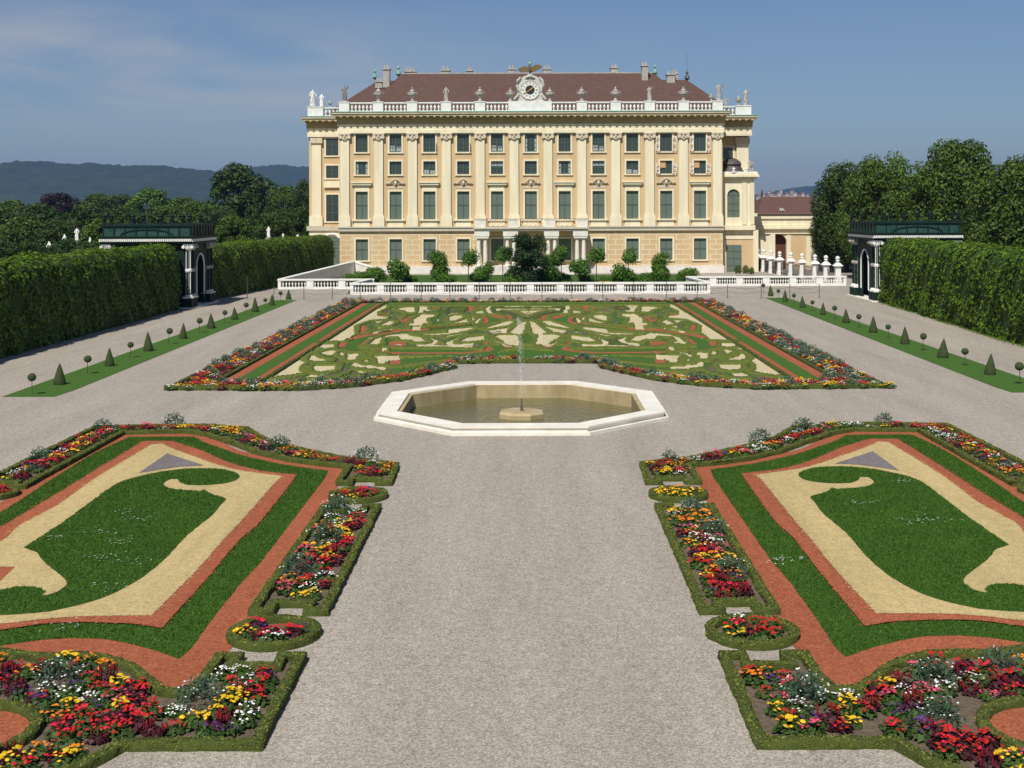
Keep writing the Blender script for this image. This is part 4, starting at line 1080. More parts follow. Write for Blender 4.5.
# pilasters
def make_pilaster(mat_):
    p = empty('pilaster', (0,0,0))
    link('shaft', MB().box(-.57,.57,-.30,.05,7.65,17.35).mesh('shaft', mat_), p)
    b = MB(); b.box(-.74,.74,-.42,.05,6.10,7.28); b.box(-.70,.70,-.40,.05,7.28,7.46); b.box(-.63,.63,-.35,.05,7.46,7.65)
    link('pilaster_base', b.mesh('pilaster_base', mat_), p)
    c = MB(); c.box(-.62,.62,-.34,.05,17.35,17.45); c.box(-.78,.78,-.50,.05,18.0,18.2); c.box(-.55,.55,-.33,.05,17.45,18.0)
    for s in (-1,1):
        c.yprism([(s*.56+.24*math.cos(t*PI/5), 17.72+.26*math.sin(t*PI/5)) for t in range(10)], -.52, -.05)
    c.tube([(-.42,-.40,17.62),(-.2,-.46,17.42),(0,-.48,17.36),(.2,-.46,17.42),(.42,-.40,17.62)], .07, 5)
    c.lathe([(.02,17.5),(.14,17.6),(.16,17.85),(.05,18.0)], 6, 0, -.40)
    link('capital', c.mesh('capital', M['capstone']), p)
    return p
M['capstone_'] = mat('capital_stone', (.62,.55,.42), .85, (.48,.41,.31), 3.)
pil0 = make_pilaster(M['cream']); KIDS[pil0.name] = list(pil0.children)
for i, x in enumerate(px_):
    if i == 0: pil0.parent = pal; pil0.location = local(None, x, YW, 0)
    else: copy_tree(pil0, local(None, x, YW, 0), pal)
# entablature and cornice, wrapped round the block
PRX = [1.]
def band(x0, x1, y0, z0, z1, pr, yb):
    return (x0-pr*PRX[0], x1+pr*PRX[0], y0-pr, yb, z0, z1)
YBK = YW + 7.4
def entab(x0, x1, y0, yb, dz=0.):
    mb = MB(); mb.box(*band(x0,x1,y0,18.2+dz,18.62+dz,.36,yb)); mb.box(*band(x0,x1,y0,18.62+dz,19.2+dz,.30,yb)); mb.box(*band(x0,x1,y0,19.2+dz,19.36+dz,.44,yb)); mb.build('frieze', M['cream'], pal)
    mb = MB(); mb.box(*band(x0,x1,y0,19.36+dz,20.02+dz,.50,yb)); mb.box(*band(x0,x1,y0,20.02+dz,20.32+dz,.66,yb))
    q = x0 - 1.1*PRX[0]
    while q < x1 + 1.0*PRX[0] - .3: mb.box(q, q+.30, y0-1.34, y0-.6, 20.2+dz, 20.36+dz); q += .86
    mb.build('corbel_course', M['corbel'], pal)
    mb = MB(); mb.box(*band(x0,x1,y0,20.36+dz,20.62+dz,1.32,yb)); mb.box(*band(x0,x1,y0,20.62+dz,20.84+dz,1.48,yb)); mb.build('cornice', M['corbel2'], pal)
    mb = MB(); mb.box(*band(x0,x1,y0,20.84+dz,20.93+dz,1.55,yb)); mb.build('cornice_flashing', M['copper'], pal)
M['corbel2'] = mat('pale_cornice', (.66,.58,.40), .85, (.55,.47,.31), 1.)
PRX[0] = .55; entab(X0, X1, YW, YBK); PRX[0] = .55
entab(XA, XB, YA, YB, -.06)
# rooftop balustrades
ZB0, ZB1 = 21.05, 22.27
bal = MB()
for (r, z) in (): pass
balp = [(.10,0),(.10,.05),(.06,.09),(.15,.34),(.15,.42),(.07,.62),(.06,.74),(.10,.80)]
def roof_span(xa, xb, y, z0):
    m_ = MB(); m_.box(xa, xb, y-.22, y+.22, z0+1.08, z0+1.24); m_.box(xa, xb, y-.2, y+.2, z0, z0+.15); m_.build('balustrade_rail', M['white'], pal)
    m_ = MB(); n = max(2, int(round((xb-xa)/.50)))
    for k in range(n):
        m_.lathe([(r*1.1, z*1.16) for r, z in balp], 6, xa + (k+.5)*(xb-xa)/n, y, z0+.15)
    m_.build('baluster_row', M['white'], pal)
def pedestal(x, y, z0, w=.66):
    m_ = MB(); m_.box(x-w, x+w, y-.5, y+.5, z0, z0+1.18); m_.box(x-w-.06, x+w+.06, y-.56, y+.56, z0+1.18, z0+1.30); m_.build('balustrade_pedestal', M['white'], pal)
YR = YW - .25; Z0 = 20.95
peds = [px_[i] for i in (0,1,2,3,4)] + [px_[i] for i in (7,8,9,10,11)]
ck0, ck1 = fx(508.7), fx(552)
stops = [px_[0]-.0] 
prev = None
for x in sorted(peds): pedestal(x, YR, Z0)
order = sorted(peds)
for a, b in zip(order[:4], order[1:5]): roof_span(a+.73, b-.73, YR, Z0)
for a, b in zip(order[5:9], order[6:10]): roof_span(a+.73, b-.73, YR, Z0)
roof_span(order[4]+.73, ck0, YR, Z0); roof_span(ck1, order[5]-.73, YR, Z0)
mb = MB(); mb.box(ck0, ck1, YR-.5, YR+.6, Z0, Z0+1.3); mb.build('clock_plinth', M['white'], pal)
YR2 = YA - .3
for x in (XA+1.0, XB-1.0): pedestal(x, YR2, Z0-.06, 1.05)
roof_span(XA+2.1, X0-1.0, YR2, Z0-.06); roof_span(X1+1.0, XB-2.1, YR2, Z0-.06)
# roofs
def hip(mb, x0, x1, y0, y1, z0, rx0, rx1, ry, z1):
    mb.add([(x0,y0,z0),(x1,y0,z0),(x1,y1,z0),(x0,y1,z0),(rx0,ry,z1),(rx1,ry,z1)], [(0,1,5,4),(1,2,5),(2,3,4,5),(3,0,4),(0,3,2,1)])
mb = MB(); hip(mb, CX-22.6, CX+22.2, YW+1.6, YW+25, 20.95, CX-17.9, CX+17.2, 178.5, 27.25)
hip(mb, XA+1.2, XB-1.0, YA+1.5, YB, 20.9, CX-22.4, CX+22.9, 187.5, 27.2)
rf = mb.build('roof', M['roof'], pal)
mb = MB(); mb.box(CX-17.9, CX+17.2, 178.36, 178.64, 27.2, 27.36); mb.build('ridge', M['chim'], rf)
def chimney(x, y, w, top, z0=25., d=.6):
    "position from the photo row, standing on the roof at depth y"
    k = y/F; X = (x-529)*k; zt = H + (210-top)*k
    m_ = MB(); m_.box(X-w, X+w, y-d, y+d, z0, zt-.7); m_.box(X-w-.12, X+w+.12, y-d-.12, y+d+.12, zt-.7, zt-.52)
    for s in (-.45,.45): m_.lathe([(.15,zt-.52),(.13,zt)], 6, X+s*w, y)
    return m_.build('chimney', M['chim'], rf)
for (x, y, w, top) in ((379.5,176,.48,77),(387,175.5,.45,64.5),(409,180,.5,67),(413,182,.4,67.5),(446,179.5,.55,66),(470,181,.35,66.5),(512,179.5,.5,65),(547.5,179.5,.5,65),(614.5,179.5,.5,64),(645,177,.42,62),(671,187,.6,71),(675,188,.4,70)):
    chimney(x, y, w, top)
def finial(x, y, top, m):
    k = y/F; X = (x-529)*k; zt = H + (210-top)*k
    m_ = MB(); m_.lathe([(.12,26.3),(.12,zt-1.6),(.42,zt-1.3),(.30,zt-.9),(.10,zt-.7),(.22,zt-.45),(.03,zt)],8,X,y); m_.lathe([(.025,zt),(.012,zt+2.6)],5,X,y)
    m_.build('roof_finial', m, rf)
finial(655.5,178.5,64,M['copper']); finial(375.3,187.5,68,M['copper']); finial(398.8,178.5,64.5,M['copper']); finial(687.5,187.5,70,M['iron'])
# clock
kx = fx(530.4); kz = 23.72; ky = YR-.30
mb = MB()
prof = [(-2.1,22.25),(-2.15,22.6),(-1.75,22.9),(-1.62,23.3),(-1.72,23.9),(-1.66,24.5),(-1.3,25.1),(-.8,25.5),(0,25.66)]
mb.yprism(prof + [(-x, z) for x, z in prof[-2::-1]], ky, ky+.7)
mb.v = [(v[0]+kx, v[1], v[2]) for v in mb.v]
ck = mb.build('clock_case', M['clockstone'], pal)
mb = MB(); n = 28
mb.tube([(kx+1.22*math.cos(2*PI*k/n), ky-.04, kz+1.22*math.sin(2*PI*k/n)) for k in range(n+1)], .10, 6)
for s in (-1,1):
    mb.tube([(kx+s*1.2,ky-.1,25.35),(kx+s*1.6,ky-.12,24.9),(kx+s*1.72,ky-.12,24.2),(kx+s*1.5,ky-.1,23.6)], [.12,.2,.18,.1], 6)
    mb.tube([(kx+s*1.5,ky-.1,23.2),(kx+s*1.75,ky-.14,22.8),(kx+s*2.05,ky-.14,22.5)], [.12,.2,.16], 6)
mb.tube([(kx-.6,ky-.1,25.3),(kx,ky-.16,25.5),(kx+.6,ky-.1,25.3)], [.1,.2,.1], 6)
mb.build('clock_scrolls', M['clockstone'], ck)
mb = MB(); mb.yprism([(kx+1.16*math.cos(2*PI*k/n), kz+1.16*math.sin(2*PI*k/n)) for k in range(n)], ky-.06, ky+.1); mb.build('clock_face', M['dial'] if 'dial' in M else M['white'], ck)
mb = MB(); mb.yprism([(kx+.60*math.cos(2*PI*k/n), kz+.60*math.sin(2*PI*k/n)) for k in range(n)], ky-.075, ky-.05); mb.build('dial_centre', M['black'], ck)
mb = MB()
for k in range(12):
    a = 2*PI*k/12; ca, sa = math.cos(a), math.sin(a)
    for off in (-.045,.045):
        p0 = (kx+.76*ca - off*sa, ky-.075, kz+.76*sa + off*ca); p1 = (kx+1.02*ca - off*1.6*sa, ky-.075, kz+1.02*sa + off*1.6*ca); mb.tube([p0,p1], .022, 4)
mb.build('numerals', M['black'], ck)
mb = MB(); a = R(213); mb.tube([(kx-.3*math.cos(a),ky-.11,kz-.3*math.sin(a)),(kx+.98*math.cos(a),ky-.11,kz+.98*math.sin(a))],[.06,.045],5); a = R(38)
mb.tube([(kx-.2*math.cos(a),ky-.10,kz-.2*math.sin(a)),(kx+.62*math.cos(a),ky-.10,kz+.62*math.sin(a))],[.07,.05],5); mb.build('clock_hands', M['gold'], ck)
# eagle above the clock
eg = empty('eagle', (kx, YR, 25.66), 'gilt bronze eagle with spread wings on top of the clock', 'sculpture')
mb = MB(); mb.lathe([(.95,25.64),(.6,25.85),(.45,26.1),(.15,26.2)],10,kx,YR,0,sx=1,sy=.5); mb.build('perch', M['copper'], eg)
mb = MB(); mb.tube([(kx+.05,YR,26.05),(kx+.02,YR-.1,26.5),(kx-.02,YR-.15,26.95),(kx-.15,YR-.2,27.25),(kx-.3,YR-.25,27.2)],[.12,.26,.22,.13,.05],8)
for s in (-1,1):
    pts = [(0,26.85),(s*.7,27.25),(s*1.35,27.35),(s*2.0,27.15),(s*1.9,26.95),(s*1.6,26.75),(s*1.35,26.65),(s*1.05,26.5),(s*.75,26.45),(s*.45,26.35),(0,26.4)]
    mb.yprism([(kx+x, z-(0 if s>0 else (.35 if abs(x)>1.2 else .12 if abs(x)>.5 else 0))) for x, z in (pts if s < 0 else pts[::-1])], YR-.08, YR+.05)
mb.build('body', M['bronze'], eg)
mb = MB(); mb.lathe([(.28,27.3),(.30,27.5),(.12,27.75),(.16,27.9),(.04,28.05)],8,kx,YR); mb.lathe([(.02,28.05),(.01,29.3)],5,kx,YR); mb.build('crown_finial', M['copper'], eg)
eg.location.z -= .3; eg.scale = (.8,1,1.0)
# statues, urns
def skin_body(name, joints, edges, radii, m, sub=1):
    me = bpy.data.meshes.new(name); me.from_pydata(joints, edges, []); o = bpy.data.objects.new(name, me); C.objects.link(o)
    md = o.modifiers.new('skin','SKIN'); 
    if not me.skin_vertices: 
        bm = bmesh.new(); bm.from_mesh(me); bm.verts.layers.skin.verify(); bm.to_mesh(me); bm.free()
    for i, r in enumerate(radii):
        sv = me.skin_vertices[0].data[i]; sv.radius = (r, r) if not isinstance(r, tuple) else r; sv.use_root = (i == 0)
    md2 = o.modifiers.new('sub','SUBSURF'); md2.levels = sub; md2.render_levels = sub
    dg = bpy.context.evaluated_depsgraph_get(); ev = o.evaluated_get(dg); new = bpy.data.meshes.new_from_object(ev)
    bpy.data.objects.remove(o); new.name = name; new.materials.clear(); new.materials.append(m)
    new.polygons.foreach_set('use_smooth', [True]*len(new.polygons)); return new
def statue_mesh(pose, m):
    up = pose % 2
    J = [(0,0,1.0),(0,0,1.32),(0,0,1.55),(.02,-.02,1.68),(.03,-.05,1.86),
         (-.22,0,1.5),(-.36,-.06,1.25),(-.26,-.22,1.08 if not up else 1.30),
         (.22,0,1.5),(.40,-.04,1.30 if not up else 1.55),(.34,-.16,1.06 if not up else 1.86),
         (-.10,-.02,.95),(-.13,-.08,.52),(-.12,-.02,.08),(.11,.0,.95),(.14,.02,.5),(.15,.05,.08)]
    E = [(0,1),(1,2),(2,3),(3,4),(2,5),(5,6),(6,7),(2,8),(8,9),(9,10),(0,11),(11,12),(12,13),(0,14),(14,15),(15,16)]
    Rr = [.20,.17,.19,.075,.125,.09,.07,.055,.09,.07,.055,.17,.17,.13,.17,.17,.13]
    return skin_body('statue', J, E, Rr, m)
ST = [statue_mesh(0, M['statue']), statue_mesh(1, M['statue']), statue_mesh(1, M['statuedark']), statue_mesh(0, M['white'])]
base_me = MB().box(-.3,.3,-.3,.3,0,.12).mesh('base', M['statue'])
robe_me = MB().lathe([(.30,.0),(.27,.3),(.23,.7),(.20,1.0),(.17,1.15)],9,0,.03,0,sx=1.05,sy=.8).mesh('drapery', M['statue'])
def statue(k, x, y, z, s, label, group='stone figures on the palace roof', rz=0):
    o = empty('statue', (x,y,z), label, 'statue', group, rz); o.scale = (s,s,s)
    b = link('body', ST[k], o); b.location.z = .1; link('base', base_me, o)
    d = robe_me if k < 2 else (ROBE_D if k == 2 else ROBE_W); r = link('drapery', d, b); return o
ROBE_D = MB().lathe([(.30,.0),(.27,.3),(.23,.7),(.20,1.0),(.17,1.15)],9,0,.03,0,sx=1.05,sy=.8).mesh('drapery', M['statuedark'])
ROBE_W = MB().lathe([(.30,.0),(.27,.3),(.23,.7),(.20,1.0),(.17,1.15)],9,0,.03,0,sx=1.05,sy=.8).mesh('drapery', M['white'])
urn_me = MB().lathe([(.34,0),(.34,.14),(.20,.2),(.12,.42),(.30,.62),(.52,.9),(.55,1.12),(.38,1.2),(.30,1.26),(.40,1.34),(.18,1.56),(.10,1.66),(.14,1.76),(.03,1.9)],10)
for s in (-1,1): urn_me.tube([(s*.5,0,1.0),(s*.66,0,1.1),(s*.6,0,1.25),(s*.38,0,1.22)], .05, 5)
urn_me = urn_me.mesh('urn', M['statue'])
def urn(x, y, z, s, label, group='stone urns on the palace roof'):
    o = link('urn', urn_me, None, (x,y,z)); o.scale = (s,s,s); return tag(o, label, 'urn', group)
ZT = Z0 + 1.30
names = ['first','second','third','fourth','fifth','sixth','seventh','eighth','ninth','tenth']
for i, x in enumerate(order):
    where = 'on the %s pedestal from the left of the palace roof front' % names[i]
    if i in (0, 3, 7): statue({0:2,3:0,7:1}[i], x, YR, ZT, .98 if i else 1.08, 'weathered stone figure standing ' + where, rz=random.uniform(-.4,.4))
    elif i == 9:
        statue(1, x+.25, YR, ZT, 1.15, 'tall stone figure ' + where); urn(x-.75, YR+.1, ZT-.02, .55, 'low stone trophy on the last pedestal of the palace roof front')
    else: urn(x, YR, ZT, 1.0, 'grey stone urn ' + where)
for s in (-1,1): urn(kx + s*2.55, YR, ZT, .95, 'grey stone urn standing just %s of the palace clock' % ('left' if s < 0 else 'right'))
zt2 = Z0 - .06 + 1.30
statue(3, XA+.55, YR2, zt2, 1.18, 'white stone figure at the far left corner of the palace roof', rz=.3)
statue(3, XA+1.75, YR2, zt2, .9, 'smaller white stone figure second from the far left corner of the palace roof', rz=-.3)
urn(XA+2.9, YR2, zt2-.04, .5, 'small white stone urn near the far left corner of the palace roof')
statue(1, XB-.6, YR2, zt2, 1.12, 'stone figure at the far right corner of the palace roof')
urn(XB-1.6, YR2, zt2, .75, 'stone urn beside the figure at the far right corner of the palace roof')
statue(0, XB-3.2, YR2+.6, zt2-.4, .8, 'small stone figure behind the balustrade near the right corner of the palace roof')
# left return: pilaster, windows, door
def plain_window(x, y, z, hw, h, m, hood=None):
    fr = MB(); t = .2
    fr.box(x-hw-t,x-hw,y-.08,y+.02,z,z+h+t); fr.box(x+hw,x+hw+t,y-.08,y+.02,z,z+h+t); fr.box(x-hw,x+hw,y-.08,y+.02,z+h,z+h+t); fr.box(x-hw-t-.1,x+hw+t+.1,y-.16,y+.02,z-.18,z-.001)
    w = fr.build('window', M['cream'], pal)
    MB().box(x-hw,x+hw,y-.03,y+.01,z,z+h).build('pane', M[m], w)
    g = MB(); g.box(x-.04,x+.04,y-.05,y-.031,z,z+h)
    for q in (.33,.66): g.box(x-hw,x+hw,y-.048,y-.0315,z+h*q-.03,z+h*q+.03)
    g.build('glazing_bars', M['bar'], w)
k2 = YA/F
lx = (332.4-529)*k2; hl = lambda y: H+(210-y)*k2
for (t, b, m) in ((138,155,'glass'),(165,177.5,'glass'),(194,220.8,'glass')):
    plain_window(lx, YA, hl(b), .84, hl(t)-hl(b), m)
pl = MB(); q = (317-529)*k2; pl.box(q-.62,q+.62,YA-.3,YA+.1,7.4,17.3); pl.box(q-1.0,q+.8,YA-.42,YA+.1,6.1,7.4); pl.box(lx-1.1,lx+1.1,YA-.3,YA+.1,11.3,12.2); pl.build('pilaster', M['cream'], pal)
pl = MB(); pl.box(q-.8,q+.8,YA-.5,YA+.1,17.3,18.0); pl.build('capital', M['capstone'], pal)
mb = MB(); mb.box(XA-.3, X0-.02, YA-.4, YA+.1, 5.5, 6.1); mb.build('string_course', M['greystone'], pal)
mb = MB(); mb.box(XA, X0-.02, YA-.15, YA+.1, 0, 5.5); mb.build('wall', M['cream'], pal)
gx0, gx1 = (324.5-529)*k2, (340.2-529)*k2
mb = MB(); mb.box(gx0, gx1-.05, YA-.26, YA-.16, 0, 4.6); dr = mb.build('door', M['shutter'], pal)
mb = MB(); mb.tube([(gx0-.1, YA-.3, 4.5),(gx0+.6,YA-.3,5.0),(gx1-.6,YA-.3,5.0),(gx1-.1,YA-.3,4.5)], .16, 6); mb.build('door_arch', M['white'], dr)
mb = MB()
for z in np.arange(.4,4.5,.45): mb.box(gx0, gx1-.06, YA-.29, YA-.262, z, z+.05)
mb.build('lattice', M['iron'], dr)
# right return and the annex with the small dome
k3 = (YA+1.2)/F
q = (742-529)*k3; pl = MB(); pl.box(q-.75,q+.85,YA+.85,YA+1.25,7.0,17.1); pl.build('pilaster', M['cream'], pal)
pl = MB(); pl.box(q-.95,q+1.0,YA+.7,YA+1.3,17.1,18.0); pl.build('capital', M['capstone'], pal)
plain_window((727.5-529)*k3, YA+1.2, H+(210-160)*k3, .75, 12*k3, 'glass')
ax0, ax1, ay0, ay1 = X1+.02, 29.55, 168.0, 174.0
kA = ay0/F; az = lambda y: H+(210-y)*kA; axx = lambda x: (x-529)*kA
mb = MB()
xa, xb, zb_, zs = axx(727.3), axx(739.8), az(218), az(196)
arc = [((xa+xb)/2 + (xb-xa)/2*math.cos(PI - PI*k/12), zs + (xb-xa)/2*math.sin(PI*k/12)) for k in range(13)]
zt_ = 12.2
poly = [(ax0, zb_), (ax0, zt_), (ax1, zt_), (ax1, zb_), (xb, zb_)] + arc[::-1] + [(xa, zb_)]
mb.yprism(poly, ay0, ay0+.4); mb.box(ax0, ax1, ay0+.401, ay1, 0, zt_-.01); mb.box(ax0, ax1, ay0, ay0+.4, 6.12, zb_-.001); mb.build('annex_wall', M['cream'], pal)
mb = MB(); mb.yprism([(xb, zb_)] + arc[::-1] + [(xa, zb_)], ay0+.25, ay0+.39); w = mb.build('arched_window', M['shutter'], pal)
mb = MB(); mb.box((xa+xb)/2-.05,(xa+xb)/2+.05,ay0+.2,ay0+.249,zb_,zs+.7)
for z in (zb_+.9, zb_+1.8, zs): mb.box(xa,xb,ay0+.21,ay0+.2485,z-.03,z+.03)
mb.build('glazing_bars', M['bar'], w)
mb = MB()
for (u, v) in ((722.9,724.6),(742,746.5),(750,754)): mb.box(axx(u),axx(v),ay0-.25,ay0-.001,6.2,11.7)
mb.build('annex_pilasters', M['cream'], pal)
mb = MB(); mb.box(ax0, ax1+.35, ay0-.4, ay1, 12.2, 12.45); mb.box(ax0, ax1+.6, ay0-.65, ay1, 12.45, 12.7); mb.box(ax0, ax1+.45, ay0-.5, ay1, 12.7, 12.95); mb.build('annex_cornice', M['cream'], pal)
dx = axx(733.4); dy = ay0+1.7
mb = MB(); mb.lathe([(2.3,12.95),(1.95,13.05),(1.6,13.4),(1.35,13.9),(1.32,14.05)],14,dx,dy,0,sx=.95); mb.lathe([(1.45,14.05),(1.52,14.15),(1.35,14.5),(.95,14.8),(.4,14.97),(.02,15.0)],14,dx,dy,0,sx=.88); mb.build('dome', M['domecopper'], pal)
mb = MB(); mb.box(ax0,ax1+.35,ay0-.42,ay0-.2,12.95,13.15)
for u in (733.5, 746.5): mb.lathe([(.2,13.15),(.15,13.3),(.24,13.5),(.08,13.7)],8,axx(u),ay0-.3)
mb.build('parapet', M['white'], pal)
statue(1, axx(749.8), ay0, 13.2, .75, 'small stone figure on the annex corner beside the little dark dome', 'stone figures on the annex'); statue(0, axx(753), ay0+.6, 13.2, .72, 'second small stone figure on the annex corner, farther from the dome', 'stone figures on the annex')
# ground floor of the annex
mb = MB(); mb.box(ax0, ax1+.1, ay0-.3, ay0-.001, 5.5, 6.12); mb.box(ax0, ax1, ay0-.14, ay0-.001, 4.3, 4.75); mb.build('string_course', M['cream'], pal)
mb = MB(); mb.box(ax0, ax1, ay0-.05, ay0-.002, .05, 4.3); mb.build('wall', M['tan'], pal)
mb = MB(); mb.box(axx(753),axx(758),ay0-.2,ay0-.051,0,5.5); mb.box(axx(722.9),axx(725.8),ay0-.12,ay0-.0515,0,4.2); mb.build('annex_pilasters', M['cream'], pal)
d0, d1 = axx(726.2), axx(741.2)
mb = MB(); mb.box(d0,d1,ay0-.12,ay0-.052,-.0,az(245.5)); dd = mb.build('door', M['shutter'], pal)
mb = MB(); mb.box((d0+d1)/2-.03,(d0+d1)/2+.03,ay0-.14,ay0-.121,0,az(246))
for y in (252,259,266): mb.box(d0,d1,ay0-.139,ay0-.1215,az(y)-.03,az(y)+.03)
mb.build('door_panels', M['shutterbar'], dd)
# balcony on paired columns
bal = []
b0, b1 = fx(475.3), fx(586.5)
mb = MB(); mb.box(b0, b1, YW-3.4, YW-.43, 5.55, 5.78); mb.box(b0-.12, b1+.12, YW-3.55, YW-.44, 5.78, 6.0); bc = mb.build('balcony', M['greystone'], pal)
mb = MB(); mb.box(b0+.3, b1-.3, YW-3.4, YW-.3, 0, 1.05); mb.build('balcony_base', M['paleplinth'], bc)
for xc in (482.7, 510.8, 551, 579.4):
    for s in (-1,1):
        cx = fx(xc) + s*.42
        mb = MB(); mb.lathe([(.34,1.05),(.34,1.2),(.27,1.3),(.27,2.6),(.22,4.6)],10,cx,YW-2.9); mb.build('column', M['cream2'] if 'cream2' in M else M['marble'], bc)
    mb = MB(); mb.box(fx(xc)-.85,fx(xc)+.85,YW-3.3,YW-2.5,4.6,4.85); mb.box(fx(xc)-.95,fx(xc)+.95,YW-3.35,YW-2.45,4.85,5.55); mb.build('column_capital', M['marble'], bc)
for xc in (481.5, 513.5, 549.5, 581):
    mb = MB(); mb.box(fx(xc)-.62,fx(xc)+.62,YW-3.4,YW-2.9,6.0,6.92); mb.box(fx(xc)-.68,fx(xc)+.68,YW-3.44,YW-2.86,6.92,7.02); mb.build('balcony_pedestal', M['marble'], bc)
mb = MB()
xr_ = b0+.1
mb.box(b0,b1,YW-3.2,YW-3.14,7.02,7.09)
for a, b in ((fx(481.5)+.82,fx(513.5)-.82),(fx(513.5)+.82,fx(549.5)-.82),(fx(549.5)+.82,fx(581)-.82)):
    mb.box(a,b,YW-3.2,YW-3.14,6.12,6.17); n = int((b-a)/.55)
    for k in range(n):
        c = a+(k+.5)*(b-a)/n; mb.tube([(c-.2,YW-3.17,6.2),(c+.15,YW-3.17,6.45),(c-.12,YW-3.17,6.7),(c+.2,YW-3.17,7.0)],.028,4); mb.box(c-.27,c-.245,YW-3.18,YW-3.155,6.15,7.03)
mb.build('balcony_railing', M['iron'], bc)
# arcade wing and its neighbour to the right
arc_o = empty('arcade_wing', (34,174,0), 'low cream arcade wing with a round arch to the right of the palace', 'building')
ky_ = 174.0; kq = ky_/F; qx = lambda x: (x-529)*kq; qz = lambda y: H+(210-y)*kq
a0, a1 = qx(765.8), qx(786.6); zs = qz(243); n = 12
arcp = [((a0+a1)/2+(a1-a0)/2*math.cos(PI-PI*k/n), zs+(a1-a0)/2*.9*math.sin(PI*k/n)) for k in range(n+1)]
mb = MB(); poly = [(29.6,0),(29.6,7.1),(46,7.1),(46,0),(a1,0)] + arcp[::-1] + [(a0,0)]
mb.yprism(poly, ky_, ky_+.8); mb.build('wall', M['cream'], arc_o)
mb = MB(); mb.box(29.62,46.2,ky_-.45,ky_-.001,5.5,5.75); mb.box(29.62,46.2,ky_-.3,ky_-.0012,5.751,6.05); mb.box(29.62,46.2,ky_-.2,ky_-.0011,6.9,7.25); mb.box(29.62,46.2,ky_-.22,ky_-.0014,4.85,5.0); mb.build('cornice', M['cream'], arc_o)
mb = MB()
for u in (761,788.5,): mb.box(qx(u)-.3,qx(u)+.3,ky_-.18,ky_-.0015,0,4.7)
mb.build('pier', M['cream'], arc_o)
mb = MB(); mb.box(qx(757.5),qx(761)-.31,ky_-.05,ky_-.0012,0,4.7); mb.box(qx(788.5)+.31,qx(806),ky_-.05,ky_-.0012,0,4.7); mb.build('panel', M['tan'], arc_o)
mb = MB(); mb.box(a1-1.35,a1+.6,ky_+.9,ky_+1.1,0,5.2); mb.build('passage_door', M['redbrown'], arc_o)
mb = MB(); mb.box(a0-2,a1-1.36,ky_+8,ky_+8.2,0,6.0); mb.build('back_wall', M['townwall'], arc_o)
lb = empty('outbuilding', (42,205,0), 'low service building with a long brown hipped roof and one dormer behind the arcade', 'building')
kb = 205/F; bx = lambda x: (x-529)*kb; bz = lambda y: H+(210-y)*kb
mb = MB(); mb.box(bx(752),bx(836),205,222,0,bz(214)); mb.build('wall', M['cream'], lb)
mb = MB(); hip(mb, bx(757),bx(840),204.5,226,bz(215),bx(772.5),bx(826),214.,8.2+(210-197.5)*214/F); mb.build('roof', M['roof2'], lb)
mb = MB(); mb.box(bx(781.5),bx(784.5),205.2,207.5,bz(215),bz(211.5)); mb.yprism([(bx(780.8),bz(211.5)),(bx(785.2),bz(211.5)),(bx(783),bz(208.8))],205.1,208.5); mb.build('dormer', M['townwall'], lb)
mb = MB(); mb.box(bx(782.3),bx(783.7),205.05,205.19,bz(214.5),bz(212)); mb.build('dormer_window', M['dark'], lb)
# ------------------------------------------------------------------ garden walls and balustrades
def balustrade(name, a, b, h, label, grp=8, th=.36):
    a, b = Vector(a), Vector(b); d = (b-a).xy; L_ = d.length; ang = math.atan2(d.y, d.x)
    o = empty(name, (a.x,a.y,0), label, 'balustrade', 'white stone balustrades', ang)
    bs = MB(); bs.box(0,L_,-th/2,th/2,0,h*.22)
    link('base', bs.mesh('base', M['white']), o)
    rl = MB(); rl.box(-.05,L_+.05,-th/2-.05,th/2+.05,h*.84,h); link('rail', rl.mesh('rail', M['white']), o)
    n = max(1, int(round(L_/2.95))); pit = L_/n; pr = MB(); bl = MB()
    for k in range(n+1):
        x = k*pit; w = .36 if 0 < k < n else .3
        pr.box(max(0,x-w), min(L_,x+w), -th/2+.002, th/2-.002, h*.22, h*.84)
        if k < n:
            xa, xb = x+.36, x+pit-.36
            for j in range(grp):
                c = xa + (j+.5)*(xb-xa)/grp
                bl.lathe([(r*.62, z/.8*h*.62) for r, z in balp], 6, c, 0, h*.22)
    link('pier', pr.mesh('pier', M['white']), o); link('baluster_row', bl.mesh('baluster_row', M['white']), o)
    return o
balustrade('balustrade', (-17.4,124.6,0), (17.6,124.6,0), 1.16, 'long white balustrade in front of the palace, behind the rear flower parterre')
balustrade('balustrade', (-26.2,133.6,0), (-16.2,133.6,0), 1.08, 'white balustrade set back at the left of the long one')
balustrade('balustrade', (16.8,137.0,0), (33.9,137.0,0), 1.06, 'white balustrade set back at the right, before the stone gate posts')
